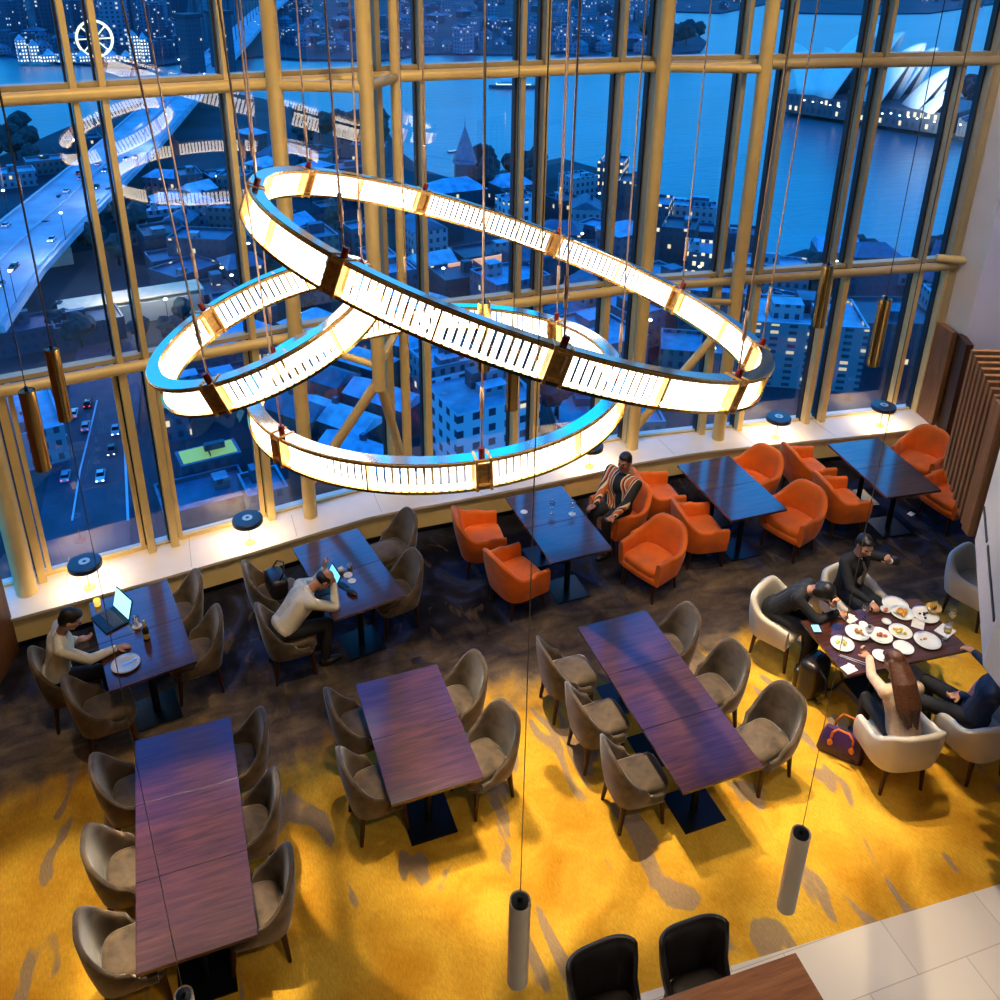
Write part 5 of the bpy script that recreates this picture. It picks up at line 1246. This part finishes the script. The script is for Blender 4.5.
# trees
TREEM = mat('tree_foliage', (.012, .035, .040), .9, var=.7, scale=.5)
def tkind(s):
    r = empty('tree', (0, 0, 0)); q = random.Random(s)
    def crown(b):
        for i in range(5):
            mt = Matrix.Translation((q.uniform(-2, 2), q.uniform(-2, 2), 6+q.uniform(-1, 2)))
            rs = bmesh.ops.create_icosphere(b, subdivisions=2, radius=q.uniform(2.4, 3.6), matrix=mt)
            for v in rs['verts']: v.co += (v.co-mt.translation)*(noise.noise(v.co*.6+V((s, 0, 0)))*.45)
    one('crown', crown, TREEM, r); one('trunk', lambda b: cyl(b, (0, 0, 0), (0, 0, 5), .4, .25, 6), BLACKM, r); return r
TK = [tkind(i) for i in range(3)]; tu = [0, 0, 0]
tspots = [(a, b, c*.6) for a, b, c in taken]
def tree(q_, zone, s=1.0, z=GZ+1.2):
    if q_ is None: return
    px, py = q_
    k = hr_.randrange(3); o = TK[k] if not tu[k] else copy_tree(TK[k]); tu[k] = 1; o.location = G(px, py, z); s *= hr_.uniform(.8, 1.2); o.scale = (s, s, s); o.rotation_euler = (0, 0, hr_.uniform(0, 6))
    tag(o, 'dark rounded tree '+zone, 'tree', 'trees '+zone)
for i in range(10): tree(spaced(tspots, lambda: (hr_.uniform(480, 536), hr_.uniform(176, 200)), 7.3), 'beside the pointed tower', 1.3)
for i in range(16): tree(spaced(tspots, lambda: (hr_.uniform(60, 165), hr_.uniform(222, 268)), 6.2), 'between the highway and the floodlit roof', 1.1)
for i in range(14): tree(spaced(tspots, lambda: (hr_.uniform(60, 190), hr_.uniform(322, 348)), 4.5), 'below the floodlit roof', .8)
for i in range(12): tree(spaced(tspots, lambda: (hr_.uniform(300, 385), hr_.uniform(125, 150)), 7.3), 'on the waterside park', 1.3)
for i in range(10): tree(spaced(tspots, lambda: (hr_.uniform(645, 702), hr_.uniform(32, 50)), 12.3), 'on the small headland', 2.2)
for i in range(8): tree(spaced(tspots, lambda: (hr_.uniform(800, 935), hr_.uniform(268, 290)), 6.2), 'along the right hand quay', 1.1)
for i in range(16): tree(spaced(tspots, lambda: (hr_.uniform(200, 380), hr_.uniform(190, 330)), 4.5), 'among the old town roofs', .8)
tree((556, 428), 'alone on the low roof by the middle column', 1.7, GZ+8)
for i in range(14): tree(spaced(tspots, lambda: (hr_.uniform(960, 1000), hr_.uniform(98, 116)), 9.0), 'behind the white sails', 1.6)

for i in range(12): tree(spaced(tspots, lambda: (hr_.uniform(-10, 34), hr_.uniform(140, 168)), 7.3), 'on the left waterfront', 1.3)
for i, (px, py, m) in enumerate(((15, 185, 2), (48, 172, 4), (84, 150, 1), (150, 238, 4), (178, 272, 1), (30, 345, 1), (90, 338, 3))):
    bpx(px, py, 18, 12, 6, 12, m, 'low shed near the highway at left, %s' % ('leftmost', 'left of the double mullion', 'between the double mullion and bridge', 'right of the highway', 'above the floodlit roof end', 'below the highway at far left', 'in the trees below the floodlit roof')[i], 'low sheds near the highway', plant=1)
# ================================================================== light
def world():
    w = bpy.data.worlds.new('dusk_sky'); scn.world = w; w.use_nodes = True; N, L = w.node_tree.nodes, w.node_tree.links
    bg = N['Background']; tc = N.new('ShaderNodeTexCoord'); sx = N.new('ShaderNodeSeparateXYZ'); L.new(tc.outputs['Generated'], sx.inputs[0])
    r = ramp(N, [(0, (.02, .07, .14)), (.49, (.06, .22, .42)), (.52, (.16, .46, .80)), (.60, (.05, .66, 1.45)), (.70, (.02, 1.05, 2.5)), (.78, (.02, 1.05, 3.3)), (.845, (.05, .30, 1.7)), (.89, (.04, .08, .5)), (1, (.01, .03, .10))])
    f = math_(N, L, 'ADD', math_(N, L, 'MULTIPLY', sx.outputs['Z'], .5), .5); L.new(f, r.inputs[0]); L.new(r.outputs[0], bg.inputs[0]); bg.inputs[1].default_value = 1.15
world()
def light(kind, loc, power, color, target=None, size=.3, angle=60, blend=.4, name='ceiling_and_fill_light'):
    d = bpy.data.lights.new(name, kind); d.energy = power; d.color = color
    if kind == 'SPOT': d.spot_size = math.radians(angle); d.spot_blend = blend; d.shadow_soft_size = size
    if kind == 'POINT': d.shadow_soft_size = size
    if kind == 'AREA': d.size = size
    o = bpy.data.objects.new(name, d); col.objects.link(o); o.location = loc
    if target is not None: o.rotation_euler = (V(target)-V(loc)).to_track_quat('-Z', 'Y').to_euler()
    return o
WARM = (1, .80, .52)
for lx, ly, tx, ty, pw, an in ((-1.7, 7.0, -1.8, 5.0, 2300, 19), (-.6, 6.6, -.45, 5.2, 4200, 13), (.6, 7.0, .5, 4.4, 1100, 24), (2.2, 7.6, 2.65, 5.5, 3600, 20), (4.6, 7.6, 5.0, 5.3, 3200, 20), (5.4, 6.6, 6.2, 4.1, 1600, 32), (2.6, 6.2, 3.0, 3.9, 1200, 32)):
    light('SPOT', (lx, ly, 9.5), pw, WARM, (tx, ty, 0), .05, an, .55)
light('SPOT', (1.4, 4.4, 9.5), 900, WARM, (1.5, 5.7, .7), .1, 18, .7)
light('SPOT', (2.0, -.6, 9.4), 500, (1, .86, .66), (2.0, 2.7, 2.4), .1, 40, .7)  # added spot, only there to brighten the low pendants
light('SPOT', (6.3, 5.4, 9.5), 900, (1, .85, .62), (6.3, 5.4, .7), .06, 20, .5)
for x, y in ((-1, 7.7), (1.3, 7.9), (4, 8.0), (6.4, 8.0), (9.2, 8.0)): light('SPOT', (x, y-1.8, 9.5), 620, (1, .76, .46), (x, y+.8, .4), .1, 34, .7)
for x, y, z, p, s in ((1.5, 3.5, 9.4, 45, 5), (6.5, 4.5, 9.4, 45, 5)): light('AREA', (x, y-3.5, z), p, (1, .78, .5), (x, y, 0), 4)  # added broad fills that lift the whole room
for x in (-1.2, 1.0, 3.4, 5.8, 8.4): light('SPOT', (x, 6.6, 9.5), 420, (1, .74, .40), (x, 10.2, 4.6), .12, 66, .9)  # added spots that brighten the window frames
light('SPOT', (7.5, 6.8, 9.4), 500, (.86, .84, 1), (10.9, 8.6, 4.5), .4, 46, .8)  # added soft spot to lift the right wall
light('SPOT', (3.0, 1.5, 9.4), 500, (1, .94, .90), (5.2, 3.8, 4.0), .3, 50, .8)
for px, py in ((45, 222), (100, 168), (150, 122)):
    p = at(px, py, -74); light('POINT', p, 9000, (.85, .88, 1), None, 1.0, name='street_flood')
for px, py in ((112, 285), (160, 285)):
    p = at(px, py, -86); light('POINT', p, 5000, (1, .80, .5), None, 1.0, name='roof_flood')
q1 = at(810, 175, -88); q2 = at(900, 118, -70); light('SPOT', q1, 3500000, (.95, .95, .9), q2, 2, 50, .6, name='sail_flood')
for x, y, _ in LAMPS: light('POINT', (x, y, LZ+.27), 2.2, (1, .76, .42), None, .05, name='lamp_bulb')
scn.view_settings.view_transform = 'Standard'; scn.view_settings.look = 'None'; scn.view_settings.gamma = 1
scn.view_settings.use_curve_mapping = False; scn.view_settings.exposure = .16
